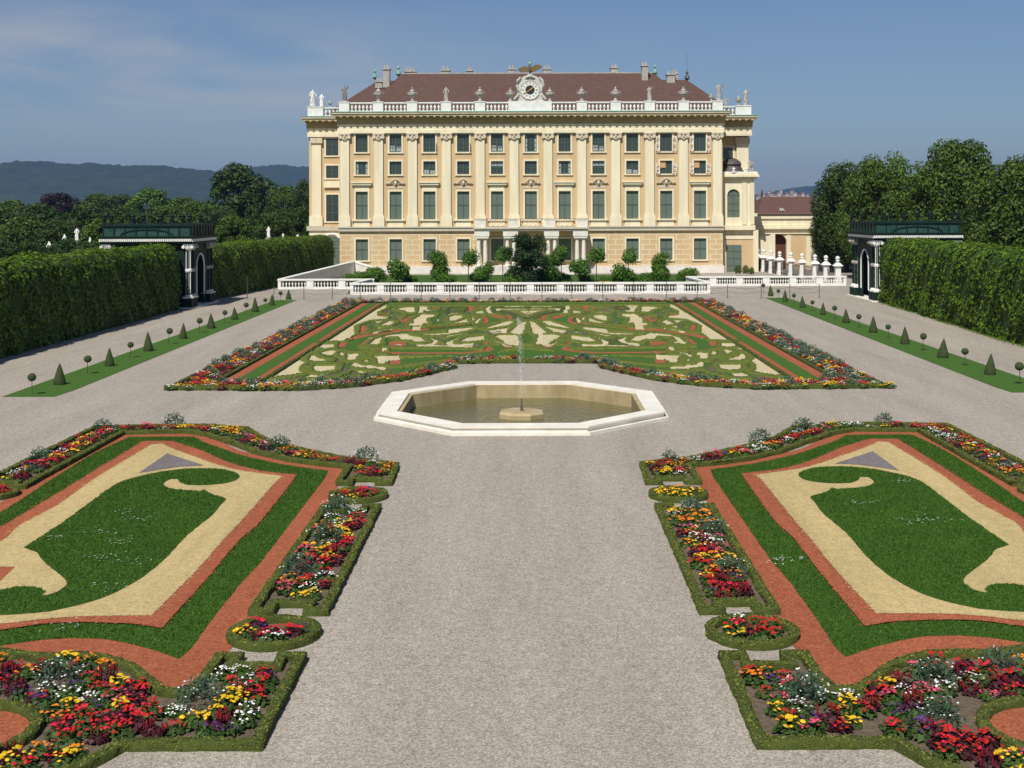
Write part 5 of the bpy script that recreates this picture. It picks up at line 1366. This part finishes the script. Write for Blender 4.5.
def lowwall(a, b, h0, h1, th, label, m='white'):
    a, b = Vector(a), Vector(b); d = (b-a).normalized(); n = Vector((-d.y, d.x))*th/2
    o = empty('garden_wall', (a.x,a.y,0), label, 'wall', 'low garden walls')
    mb = MB(); P4 = [a+n, a-n, b-n, b+n]
    mb.add([(p.x,p.y,0) for p in P4]+[(P4[0].x,P4[0].y,h0-.14),(P4[1].x,P4[1].y,h0-.14),(P4[2].x,P4[2].y,h1-.14),(P4[3].x,P4[3].y,h1-.14)],[(0,1,2,3),(4,7,6,5),(0,4,5,1),(1,5,6,2),(2,6,7,3),(3,7,4,0)])
    mb.build('wall', M['paleplinth'], o)
    n2 = n*1.25; P4 = [a+n2, a-n2, b-n2, b+n2]; hs = (h0,h0,h1,h1); mb = MB()
    mb.add([(p.x,p.y,q-.138) for p, q in zip(P4,hs)]+[(p.x,p.y,q) for p, q in zip(P4,hs)],[(0,1,2,3),(4,7,6,5),(0,4,5,1),(1,5,6,2),(2,6,7,3),(3,7,4,0)])
    mb.build('coping', M['white'], o)
lowwall((-26.0,133.9),(-22.4,163.2),1.08,1.75,.5,'pale wall with white coping running back to the palace along the left hedge')
lowwall((-22.2,163.0),(-19.0,160.5),1.75,.9,.5,'short pale wall at the corner in front of the palace')
lowwall((-17.2,124.9),(-16.6,133.3),1.15,1.05,.4,'short return wall joining the two balustrades on the left')
lowwall((17.4,124.9),(16.9,136.7),1.15,1.05,.4,'short return wall joining the two balustrades on the right')
M['shadebox'] = mat('shaded_box', (.020,.032,.010), .9, (.03,.045,.012), 5., bump=.8)  # box green darkened: the shade behind the balusters is in the colour
def back_hedge(a, b, h, label):  # hedge rows added so the gaps between balusters look dark
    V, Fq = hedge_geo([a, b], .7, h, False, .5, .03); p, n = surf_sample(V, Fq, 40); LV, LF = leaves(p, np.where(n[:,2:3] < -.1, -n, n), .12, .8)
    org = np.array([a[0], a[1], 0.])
    o = link('box_hedge', np_mesh('box_hedge', np.concatenate([V,LV])-org, [Fq, LF+len(V)], [M['shadebox'], M['leafA']], np.concatenate([np.zeros(len(Fq)),np.ones(len(LF))])), None, tuple(org))
    tag(o, label, 'hedge', 'box hedges added behind the white balustrades')
back_hedge((-16.6,125.6),(16.6,125.6),.98,'added box hedge, coloured dark for shade, close behind the long white balustrade')
back_hedge((-25.6,134.6),(-17.2,134.6),.92,'added box hedge, coloured dark for shade, behind the set back balustrade on the left')
back_hedge((17.8,138.0),(29.2,138.0),.88,'added box hedge, coloured dark for shade, behind the set back balustrade on the right')
o = sheet('garden_bed', [(-18,126.2),(17.5,126.2),(20,162),(-21,162)], .01, M['lawn'])
# gate posts on the right
gp = [(757.8,172),(763.5,168),(771,164),(779.6,160),(790.9,156),(801.9,152.5),(814.8,149),(825.8,146),(837.5,143)]
post = empty('gate_post', (0,0,0)); 
pb = MB(); pb.box(-.30,.30,-.30,.30,0,1.75); pb.box(-.36,.36,-.36,.36,0,.4); link('shaft', pb.mesh('shaft', M['white']), post)
pb = MB(); pb.frustum(0,0,1.75,1.85,.36,.36,.42,.42); pb.frustum(0,0,1.85,2.2,.52,.52,.2,.2); pb.lathe([(.14,2.2),(.14,2.32),(.24,2.4),(.16,2.5),(.25,2.66),(.25,2.8),(.1,2.92),(.02,2.95)],8); link('urn_cap', pb.mesh('urn_cap', M['white']), post)
KIDS[post.name] = list(post.children)
plist = []
for i, (x, Y) in enumerate(gp):
    X = (x-529)*Y/F; o = post if i == 0 else copy_tree(post)
    o.location = (X, Y, 0); plist.append((X,Y)); s = 1.0; o.scale = (s,s,s*(1.0))
    tag(o, 'white stone gate post with urn top, %s from the left in its row' % names[i], 'post', 'white posts with urn tops')
for i, ((xa,ya),(xb,yb)) in enumerate(zip(plist[:-1], plist[1:])):
    a, b = Vector((xa,ya,0)), Vector((xb,yb,0)); d = (b-a).normalized(); a += d*.35; b -= d*.35
    mb = MB()
    for z in (.3,1.4): mb.tube([a+Vector((0,0,z)), b+Vector((0,0,z))], .03, 4)
    n = int((b-a).length/.16)
    for k in range(n):
        p = a.lerp(b,(k+.5)/n); mb.tube([p+Vector((0,0,.05)), p+Vector((0,0,1.6))], .018, 4)
    o = mb.build('iron_railing', M['black'], None, (a.x,a.y,0)); tag(o, 'black iron railing between the %s and the %s white post from the left' % (names[i], names[i+1]), 'railing', 'iron railings between the white posts')
# rope barrier
rp = [(247,275.5,300.5,117),(273.7,281,298,119),(303.7,288,301,117),(332,287,301,117)] 
rxs = [247,273.7,303.7,332,360,390.3,421,449.6,478.9,510,541.7,571,602.6,633.4,666.3,697,727.3,761,789.5,819]
YP = 118.3; pts_ = []
for i, x in enumerate(rxs):
    X = (x-529)*YP/F; h = 1.15 if i else 2.1
    if i >= 2 or i == 1: h = 1.2
    if 4 <= i <= 15: h = 1.5
    mb = MB(); mb.lathe([(.035,0),(.03,h),(.045,h),(.045,h+.05),(.0,h+.07)],6,X,YP); mb.lathe([(.10,0),(.08,.04)],8,X,YP)
    o = mb.build('barrier_post', M['iron'], None, (X,YP,0)); pts_.append((X,h))
    tag(o, ('tall thin iron post' if i == 0 else 'thin iron post') + ' of the chain barrier, %s from the left' % FIRST[i], 'post', 'iron posts of the chain barrier')
for i in range(1, len(pts_)-1):
    (xa,ha),(xb,hb_) = pts_[i], pts_[i+1]; mb = MB()
    for f_ in (.52,.88):
        mb.tube([(xa+(xb-xa)*t, YP, (ha+(hb_-ha)*t)*0 + min(ha,hb_,1.15)*f_ - .16*(1-(2*t-1)**2)) for t in np.linspace(0,1,9)], .013, 4)
    o = mb.build('barrier_chain', M['iron'], None, (xa,YP,0)); tag(o, 'pair of sagging chains between the %s and %s barrier posts from the left' % (FIRST[i], FIRST[i+1]), 'chain', 'chains of the barrier')
# ------------------------------------------------------------------ plants of the chamber garden
def crown_mesh(name, lobes, n, size, m, core=None, spread=.7):
    p, d = crown_points(n, lobes); V, Fc = leaves(p, d + np.array([0,0,.25]), size, spread, .65)
    return np_mesh(name, V, Fc, m)
cit = [crown_mesh('crown', [(random.uniform(-.35,.35),random.uniform(-.35,.35),random.uniform(-.3,.3),random.uniform(.5,.72)) for _ in range(6)], 2600, .15, M['citrus']) for _ in range(3)]
bush = [crown_mesh('crown', [(random.uniform(-.5,.5),random.uniform(-.5,.5),random.uniform(.1,.6),random.uniform(.42,.62)) for _ in range(7)], 2900, .15, M['citrus']) for _ in range(3)]
trunk1 = MB().tube([(0,0,0),(.02,0,.6),(-.01,.02,1.4)], [.07,.055,.05], 6).mesh('trunk', M['bark'])
YG = 146.0; kg = YG/F
def ballt(px, py, r, yb=282, Y=YG, label='', two=None):
    k = Y/F; X = (px-529)*k; z = H+(210-py)*k; rr = r*k
    o = empty('potted_tree', (X,Y,0), label, 'tree', 'clipped ball trees in front of the palace')
    c = link('crown', random.choice(cit), o); c.location.z = z; c.scale = (rr/.86,rr/.86,rr/.74); c.rotation_euler.z = random.uniform(0,6)
    t = link('trunk', trunk1, o); t.scale = (1,1,max(.2,(z)/1.4))
    if two:
        c = link('crown', random.choice(cit), o); c.location.z = H+(210-two[0])*k; c.scale = (two[1]*k/.86,two[1]*k/.86,two[1]*k/.78)
def shrub(px, py, r, Y=YG, label='', sq=1.):
    k = Y/F; X = (px-529)*k; z = H+(210-py)*k; rr = r*k
    o = empty('shrub', (X,Y,0), label, 'shrub', 'green shrubs in front of the palace')
    c = link('crown', random.choice(bush), o); c.location.z = max(0, z-.55*rr); c.scale = (rr/.92, rr/.92, rr/.72*max(.75,sq)); c.rotation_euler.z = random.uniform(0,6)
    t = link('stem', trunk1, o); t.scale = (.8,.8,max(.15,z/1.8))
for i, a in enumerate([(437.5,259.5,9.5,(271.5,10.5)),(468,258.5,8.8,None),(502.5,255,9.0,None),(561,255,9.,None),(596,256,9.0,None),(628,257.5,8.,None),(661,262.5,9.5,(274,10.5))]):
    ballt(a[0],a[1],a[2],two=a[3],label='%s ball tree on a stem from the left in front of the palace' % FIRST[i].capitalize() + (', two crowns' if a[3] else ''))
for i, a in enumerate([(374,273,12,.6),(398,268,13,1.0),(410,277,8,.7),(447,279,9,.7),(483,271,10,1.),(478,279,9,.7),(517,276,12,.9),(545,273,14,.95),(551,262,9,1.),(579,268,10,1.),(584,277,9,.8),(563,280,9,.6),(620,274,14,.9),(645,280,10,.6),(688,273,11,.8),(360,275,8,.6),(349,276,6,.6),(531,281,9,.6),(606,281,7,.6)]):
    shrub(a[0],a[1],a[2],YG-3+ (i%3)*2.5,label='%s leafy green shrub behind the long balustrade' % ['wide low','tall loose','small','low round','rounded','flat','broad dark','large round','small high','slim','lower right slim','low middle','largest round','low spreading','last right','low left','small left end','low central','small yellowish'][i], sq=a[3])
yb_me = crown_mesh('blooms', [(random.uniform(-.5,.5),random.uniform(-.4,.4),.2,.35) for _ in range(5)], 500, .13, M['yellowbloom'] if 'yellowbloom' in M else M['p_yellow'])
for i, px in enumerate((457,601,512+95)):
    o = link('flowering_shrub', yb_me, None, ((px-529)*135/F,135,.1)); tag(o, 'low yellow flowering bush behind the long balustrade, %s from the left' % names[i], 'shrub', 'yellow bushes behind the balustrade')
# dark spreading tree in the middle
dk = []
for _ in range(60):
    a = random.uniform(0,6.28); z_ = random.uniform(.5,5.1); r = random.uniform(.2,1)*(2.5 if z_ < 4 else 1.7); dk.append((r*math.cos(a), r*math.sin(a)*.9, z_, random.uniform(.5,.8)))
o = empty('dark_tree', ((527-529)*143/F,143,0), 'large dark leaved tree in the middle in front of the palace balcony', 'tree')
c = link('crown', crown_mesh('crown', dk, 13000, .22, M['leafD']), o); link('trunk', MB().tube([(0,0,0),(.1,0,1.5),(0,.1,3.5)],[.22,.18,.1],8).mesh('trunk', M['bark']), o)
# clipped egg bushes by the annex door
for i, (px, r) in enumerate(((738,.55),(745.5,.55),(751.5,.42))):
    o = link('clipped_bush', crown_mesh('clipped_bush', [(0,0,r*.75,r*.72)], 700, .10, M['leafA']), None, ((px-529)*158/F,158,0)); o.scale.z = 1.7
    tag(o, 'egg shaped clipped bush by the green annex door, %s from the left' % names[i], 'shrub', 'egg shaped bushes by the annex')
# ------------------------------------------------------------------ trees
def tree_mesh(seed, n=11000, size=.42, wide=1., nl=40, lean=0, mat_='leafA', shape='round'):
    st = random.getstate(); random.seed(seed); lobes = []
    for _ in range(nl):
        a = random.uniform(0, 2*PI)
        if shape == 'round':
            q = len(lobes); z = 1-2*(q+.5)/nl + random.gauss(0,.05); a = q*2.39996 + random.gauss(0,.25); r = math.sqrt(max(0.04,1-min(1,z*z)))*random.choice((.45,.8,.9,1.0,1.1))
            lobes.append((r*math.cos(a)*3.5*wide, r*math.sin(a)*3.5*wide, 5.6+z*4.3, random.uniform(.95,1.6)))
        else:
            z = random.uniform(0,1); r = (1-z)*2.0*random.uniform(.3,1); lobes.append((r*math.cos(a), r*math.sin(a), 1.5+z*9.5, .35+.9*(1-z)))
    p, d = crown_points(n, lobes, .22); V, Fc = leaves(p, d*.9+np.array([0,0,.3]), size, .8, .7)
    c = np_mesh('crown', V, Fc, M[mat_])
    mb = MB(); mb.tube([(0,0,0),(.05,.02,2.2),(-.05,.05,4.5),(0,0,7.5)],[.34,.26,.19,.07],7)
    for k in range(7):
        l = lobes[k]; z0 = random.uniform(2.6,5.); mb.tube([(0,0,z0),(l[0]*.5,l[1]*.5,z0+(l[2]-z0)*.6),(l[0],l[1],l[2])],[.13,.08,.03],5)
    random.setstate(st)
    return c, mb.mesh('trunk', M['bark'])
TM = {}
for mt in ('leafA','leafB','leafC','leafP'):
    TM[mt] = [tree_mesh(31+7*i+len(mt)*3+ord(mt[-1]), mat_=mt) for i in range(2)]
TM['fir'] = [tree_mesh(99, 4200, .36, mat_='leafB', shape='fir', nl=44)]
def tree(px, top, w, Y, kind, label, group='trees in the park', big=None, zb=0):
    "width and height from what the crown covers at depth Y"
    k = Y/F; X = (px-529)*k; h = H+(210-top)*k; sx = w*k/(10.0 if kind != 'fir' else 4.6); sz = h/(11.3 if kind != 'fir' else 11.6)
    if kind != 'fir' and sz < .85*sx: zb = zb - 11.3*(.85*sx - sz); sz = .85*sx
    c, t = big or random.choice(TM[kind])
    o = empty('tree', (X,Y,zb), label, 'tree', group, random.uniform(0,6.28)); o.scale = (sx,sx,sz)
    link('crown', c, o); link('trunk', t, o); return o
# right side
bigt = [tree_mesh(401, 26000, .27, nl=46, mat_='leafA'), tree_mesh(402, 24000, .27, nl=44, mat_='leafB'), tree_mesh(403, 10000, .28, nl=30, mat_='leafC'), tree_mesh(404, 26000, .27, nl=44, mat_='leafA')]
tree(846,160,84,166,'leafB','dark leafy tree at the left end of the right hand trees, beside the white posts', big=bigt[1])
tree(872,157,82,150,'leafA','mid green tree behind the left end of the right pavilion', big=bigt[3])
tree(902,150,78,158,'leafC','light green thin crowned tree letting sky through above the right pavilion', big=bigt[2])
tree(958,134,104,146,'leafA','tallest dark green tree behind the right pavilion', big=bigt[0])
tree(1018,158,116,128,'leafA','large tree cut by the right edge of the photo above the hedge', big=bigt[3])
tree(985,196,80,140,'leafB','lower dark tree between the tallest tree and the right edge', big=bigt[1])
tree(925,190,74,150,'leafA','lower tree in front of the thin crowned tree, above the right pavilion', big=bigt[0])
tree(1012,192,92,134,'leafB','low dark tree filling the right edge of the photo above the hedge', big=bigt[1])
tree(1045,186,90,150,'leafA','tree beyond the tree cut by the right edge', big=bigt[3])
tree(1070,150,110,140,'leafA','tree beyond the right edge of the photo', big=bigt[0])
tree(832,205,54,170,'leafB','low dark foliage at the foot of the trees right of the arcade', big=bigt[1])
tree(762,188,7,420,'fir','small dark tree on the skyline just right of the palace')
# left side
left = [(240,161,66,330,'leafB','big round tree rising above the left wood'),(283,182,40,300,'leafA','bushy tree between the big round tree and the palace'),
 (302,178,30,260,'leafB','dark tree against the left corner of the palace'),(152,186,54,420,'leafC','pale round tree on the left skyline'),
 (58,189,44,380,'leafP','purple leaved tree on the left skyline'),(98,190,44,400,'leafA','mid green tree right of the purple tree'),(8,196,50,330,'leafA','green tree at the left edge of the wood'),
 (38,201,60,270,'leafB','dark round tree below the purple tree'),(86,200,66,255,'leafB','broad dark tree at the left behind the pale statues'),(128,203,52,280,'leafB','dark tree behind the left pavilion, left part'),
 (165,202,56,270,'leafA','mid green tree behind the left pavilion, right part'),(198,198,48,290,'leafA','tree just left of the big round tree'),(222,205,50,250,'leafB','dark tree below the big round tree'),
 (-5,205,70,230,'leafB','dark tree cut by the left edge of the photo'),(120,192,40,440,'leafB','far dark tree on the skyline above the left pavilion'),(182,194,40,450,'leafA','far tree on the skyline left of the big round tree'),
 (22,212,60,215,'leafA','low tree at the left edge above the hedge'),(60,216,50,205,'leafB','low dark tree behind the leftmost statues'),(105,214,50,200,'leafA','low tree left of the green pavilion attic'),
 (150,210,60,215,'leafB','low dark tree behind the pavilion finials'),(192,212,56,210,'leafB','low dark tree right of the pavilion finials'),(298,204,40,215,'leafB','low dark tree against the palace corner'),
 (236,212,46,205,'leafA','low green tree behind the second hedge'),(270,210,52,205,'leafB','low dark tree in front of the firs')]
left += [(-45,203,70,240,'leafA','park tree beyond the left edge of the photo, first of four'),(-95,205,70,260,'leafB','park tree beyond the left edge of the photo, second of four'),(-150,203,80,250,'leafA','park tree beyond the left edge of the photo, third of four'),(-210,204,80,270,'leafB','park tree beyond the left edge of the photo, fourth of four')]
for (px, top, w, Y, kd_, lb_) in left: tree(px, top, w*1.12, Y, kd_, lb_)
for i, (px, top, Y) in enumerate(((256,194,235),(268,192,232),(279,196,236),(289,194,234),(248,203,226))):
    tree(px, top, 20, Y, 'fir', 'pointed conifer, %s from the left of the group beside the palace' % names[i], 'conifers beside the palace')
# park statues beyond the left hedge
for i, (px, top, Y) in enumerate(((49,239,158),(64.5,232,175),(76.8,226,185),(90,235,172),(268.5,225,200),(283,232,190),(297.5,233,180))):
    k = Y/F; zt_ = H+(210-top)*k; s = .95
    if i in (5,6): s = .55
    X = (px-529)*k; zb = zt_-2.05*s
    ped = MB(); ped.box(-.42*s,.42*s,-.42*s,.42*s,-zb,.0)
    o = statue(3, X, Y, zb, s, 'pale park statue on a pedestal above the left hedges, %s from the left' % names[i], 'park statues beyond the left hedges', rz=random.uniform(-1,1))
    q = link('pedestal', MB().box(-.42,.42,-.42,.42,-zb/s,0).mesh('pedestal', M['statue']), o)
# greenery under the statues
for i, (px, top, w, Y) in enumerate(((18,226,60,150),(44,243,56,156),(70,236,52,168),(92,240,46,165),(112,234,44,172),(0,238,50,140))):
    tree(px, top, w, Y, 'leafB', 'low dark bushy tree around the park statues, %s from the left' % names[i], 'low trees around the park statues')
# far wood: reads as one mass
def far_wood():
    Vs=[]; Fs=[]; b=0
    for k in range(420):
        Y = random.uniform(480, 1500); X = random.uniform(-.62,.62)*Y
        if -.26*Y < 0 and abs(X/Y) < .17: continue
        hgt = random.uniform(9,15); r = random.uniform(4,8)
        lob = [(X+random.gauss(0,r*.5), Y+random.gauss(0,r*.5), hgt*random.uniform(.45,.8), r*random.uniform(.45,.7)) for _ in range(5)]
        p, d = crown_points(260, lob); V, Fc = leaves(p, d, 1.5, .7, .8); Vs.append(V); Fs.append(Fc+b); b += len(V)
    return link('far_wood', np_mesh('far_wood', np.concatenate(Vs), np.concatenate(Fs), M['leafB']))
tag(far_wood(), 'far woods below the hills', 'wood', kind='stuff')
# town on the right skyline
hw_me = MB().box(-6,6,-5,5,-2,7).mesh('wall', M['townwall']); hr = MB(); hr.add([(-6.6,-5.6,7),(6.6,-5.6,7),(6.6,5.6,7),(-6.6,5.6,7),(-5,0,10.5),(5,0,10.5)],[(0,1,5,4),(1,2,5),(2,3,4,5),(3,0,4),(0,3,2,1)]); hr = hr.mesh('roof', M['redroof'])
hw2 = MB().box(-10,10,-6,6,-2,14).mesh('wall', M['townwall'])
i = 0
for px, py, Y in [(759,192.5,2300),(763,191,2500),(767,193,2200),(771,190.5,2600),(775,192,2300),(779,190,2700),(783,192.5,2200),(787,190.5,2500),(791,192,2300),(795,190,2600),(799,192.5,2200),(803,190.5,2500),(769,188.5,3000),(781,187.5,3200),(792,188,3100),(808,192,2400)]:
    py += 2.2; k = Y/F; z = H+(210-py)*k - 9.5
    o = empty('town_house', ((px-529)*k, Y, 0), 'tiny far red roofed house on the right skyline, %s of the row' % (ORD[i] if i else 'first'), 'house', 'far town houses'); i += 1
    o.rotation_euler.z = random.uniform(-.5,.5); sc = random.uniform(.45,.75)
    for nm_, me_ in (('wall', hw_me),('roof', hr)):
        q = link(nm_, me_, o); q.location.z = z; q.scale = (sc,sc,.8)
    q = link('footing', MB().box(-2.4,2.4,-2.,2.,-.5,z-1.5).mesh('footing', M['townwall']), o)
# ------------------------------------------------------------------ hills
M['hill'] = mat('wooded_hill', (.016,.030,.012), .95, (.032,.050,.020), .012, detail=8., bump=.6, bscale=.05)
def hills(name, prof, Y, depth, rough):
    xs_h = np.array([p[0] for p in prof]); ys_h = np.array([p[1] for p in prof]); k = Y/F
    n = 420; px = np.linspace(xs_h[0], xs_h[-1], n); top = H + (210-np.interp(px, xs_h, ys_h))*k
    m = 44; V = []
    for j in range(m):
        t = j/(m-1)
        for i in range(n):
            f = math.sin(min(1,t*1.7)*PI/2) if t < .6 else math.cos((t-.6)/.4*PI/2)
            bump = 8*math.sin(px[i]*.11+t*5)+5*math.sin(px[i]*.27+t*11)+4*math.sin(px[i]*.83+t*23)+random.gauss(0,rough*3.2)
            V.append(((px[i]-529)*k*(1+ (t-.6)*.02), Y + (t-.6)*depth, max(-6, (top[i]*f + bump*(0 if t==0 else .35)*f) if t>0 else -6)))
    Fq = [(j*n+i, j*n+i+1, (j+1)*n+i+1, (j+1)*n+i) for j in range(m-1) for i in range(n-1)]
    o = link(name, np_mesh(name, np.array(V), np.array(Fq), M['hill'], smooth=True)); o['kind'] = 'structure'
hills('hills', [(-400,185),(-200,176),(-60,170),(0,166),(40,161.5),(75,163.5),(110,165),(160,166),(200,169),(230,175),(270,182),(330,190),(420,196)], 4600, 1900, 2.4)
hills('hills', [(60,190),(150,182),(210,175),(255,167),(285,165),(310,166.5),(360,172),(430,184),(520,196)], 5600, 1400, 1.8)
hills('hills', [(700,202),(740,198),(780,192),(805,187.5),(840,185),(900,182),(950,174),(990,166),(1040,168),(1120,174),(1300,182)], 7300, 1700, 2.4)
# ------------------------------------------------------------------ air
hz_ = MB(); hz_.box(-6500,6500,-50,8500,-2.5,300)
hm = bpy.data.materials.new('air'); hm.use_nodes = True; nt = hm.node_tree; nt.nodes.clear()
ou = nt.nodes.new('ShaderNodeOutputMaterial'); pv = nt.nodes.new('ShaderNodeVolumePrincipled'); pv.inputs['Color'].default_value = (.27,.48,1.,1); pv.inputs['Density'].default_value = .00008
pv.inputs['Anisotropy'].default_value = .2
nt.links.new(pv.outputs[0], ou.inputs['Volume'])
HAZE = hz_.build('haze', hm); HAZE['kind'] = 'stuff'; HAZE['label'] = 'thin blue summer haze'; HAZE['category'] = 'haze'
# ------------------------------------------------------------------ light
sun_dir = Vector((-.19,-.60,.78)).normalized()
elev = math.asin(sun_dir.z); azim = math.atan2(sun_dir.x, sun_dir.y)
w = bpy.data.worlds.new('World'); bpy.context.scene.world = w; w.use_nodes = True
nt = w.node_tree; bg = nt.nodes['Background']; sk = nt.nodes.new('ShaderNodeTexSky'); sk.sky_type = 'NISHITA'; sk.sun_disc = False
sk.sun_elevation = elev; sk.sun_rotation = azim; sk.air_density = 1.0; sk.dust_density = .8; sk.ozone_density = 2.0; sk.altitude = 200
tcn = nt.nodes.new('ShaderNodeTexCoord'); mpn = nt.nodes.new('ShaderNodeMapping'); mpn.inputs['Scale'].default_value = (2.2,1.6,13.); mpn.inputs['Rotation'].default_value = (0,.10,0)
nt.links.new(tcn.outputs['Generated'], mpn.inputs['Vector'])
nzn = nt.nodes.new('ShaderNodeTexNoise'); nzn.inputs['Scale'].default_value = 1.4; nzn.inputs['Detail'].default_value = 7; nzn.inputs['Roughness'].default_value = .6; nzn.inputs['Distortion'].default_value = .5
nt.links.new(mpn.outputs[0], nzn.inputs['Vector'])
mrn = nt.nodes.new('ShaderNodeMapRange'); mrn.inputs[1].default_value = .40; mrn.inputs[2].default_value = .80; mrn.inputs[4].default_value = 1.0; mrn.clamp = True
nt.links.new(nzn.outputs[0], mrn.inputs[0])
sxn = nt.nodes.new('ShaderNodeSeparateXYZ'); nt.links.new(tcn.outputs['Generated'], sxn.inputs[0])
mk = nt.nodes.new('ShaderNodeMapRange'); mk.inputs[1].default_value = .12; mk.inputs[2].default_value = -.30; mk.inputs[3].default_value = .06; mk.inputs[4].default_value = 1.; nt.links.new(sxn.outputs[0], mk.inputs[0])
mz = nt.nodes.new('ShaderNodeMapRange'); mz.inputs[1].default_value = .045; mz.inputs[2].default_value = .085; nt.links.new(sxn.outputs[2], mz.inputs[0])
m1 = nt.nodes.new('ShaderNodeMath'); m1.operation = 'MULTIPLY'; nt.links.new(mrn.outputs[0], m1.inputs[0]); nt.links.new(mk.outputs[0], m1.inputs[1])
mt_ = nt.nodes.new('ShaderNodeMapRange'); mt_.inputs[1].default_value = .165; mt_.inputs[2].default_value = .125; mt_.inputs[3].default_value = .12; nt.links.new(sxn.outputs[2], mt_.inputs[0])
m0 = nt.nodes.new('ShaderNodeMath'); m0.operation = 'MULTIPLY'; nt.links.new(mz.outputs[0], m0.inputs[0]); nt.links.new(mt_.outputs[0], m0.inputs[1])
m2 = nt.nodes.new('ShaderNodeMath'); m2.operation = 'MULTIPLY'; nt.links.new(m1.outputs[0], m2.inputs[0]); nt.links.new(m0.outputs[0], m2.inputs[1])
mxn = nt.nodes.new('ShaderNodeMix'); mxn.data_type = 'RGBA'; mxn.inputs[7].default_value = (6.8,6.7,6.9,1)
tint = nt.nodes.new('ShaderNodeMix'); tint.data_type = 'RGBA'; tint.blend_type = 'MULTIPLY'; tint.inputs[0].default_value = 1.; tint.inputs[7].default_value = (.77,.87,1.02,1); nt.links.new(sk.outputs[0], tint.inputs[6])
nt.links.new(m2.outputs[0], mxn.inputs[0]); nt.links.new(tint.outputs[2], mxn.inputs[6]); nt.links.new(mxn.outputs[2], bg.inputs[0]); bg.inputs[1].default_value = .06
sl = bpy.data.lights.new('sun', 'SUN'); sl.energy = 4.2; sl.angle = R(.53); sl.color = (1.0,.95,.86)
so = bpy.data.objects.new('sun', sl); C.objects.link(so); so.rotation_euler = sun_dir.to_track_quat('Z','Y').to_euler()
# ------------------------------------------------------------------ camera
cd = bpy.data.cameras.new('camera'); cam = bpy.data.objects.new('camera', cd); C.objects.link(cam)
cd.sensor_width = 36; cd.lens = F/1024*36; cd.shift_x = -(VX-512)/1024; cd.shift_y = -(384-VY)/1024
cd.clip_start = .5; cd.clip_end = 20000
cam.matrix_world = Matrix.Translation((0,0,H)) @ Matrix.Rotation(R(90),4,'X') @ Matrix.Rotation(-ROLL,4,'Z')
sc = bpy.context.scene; sc.camera = cam
sc.view_settings.view_transform = 'Standard'; sc.view_settings.look = 'None'; sc.view_settings.exposure = .25; sc.view_settings.gamma = 1
sc.cycles.max_bounces = 6; sc.cycles.transparent_max_bounces = 12; sc.cycles.volume_bounces = 0
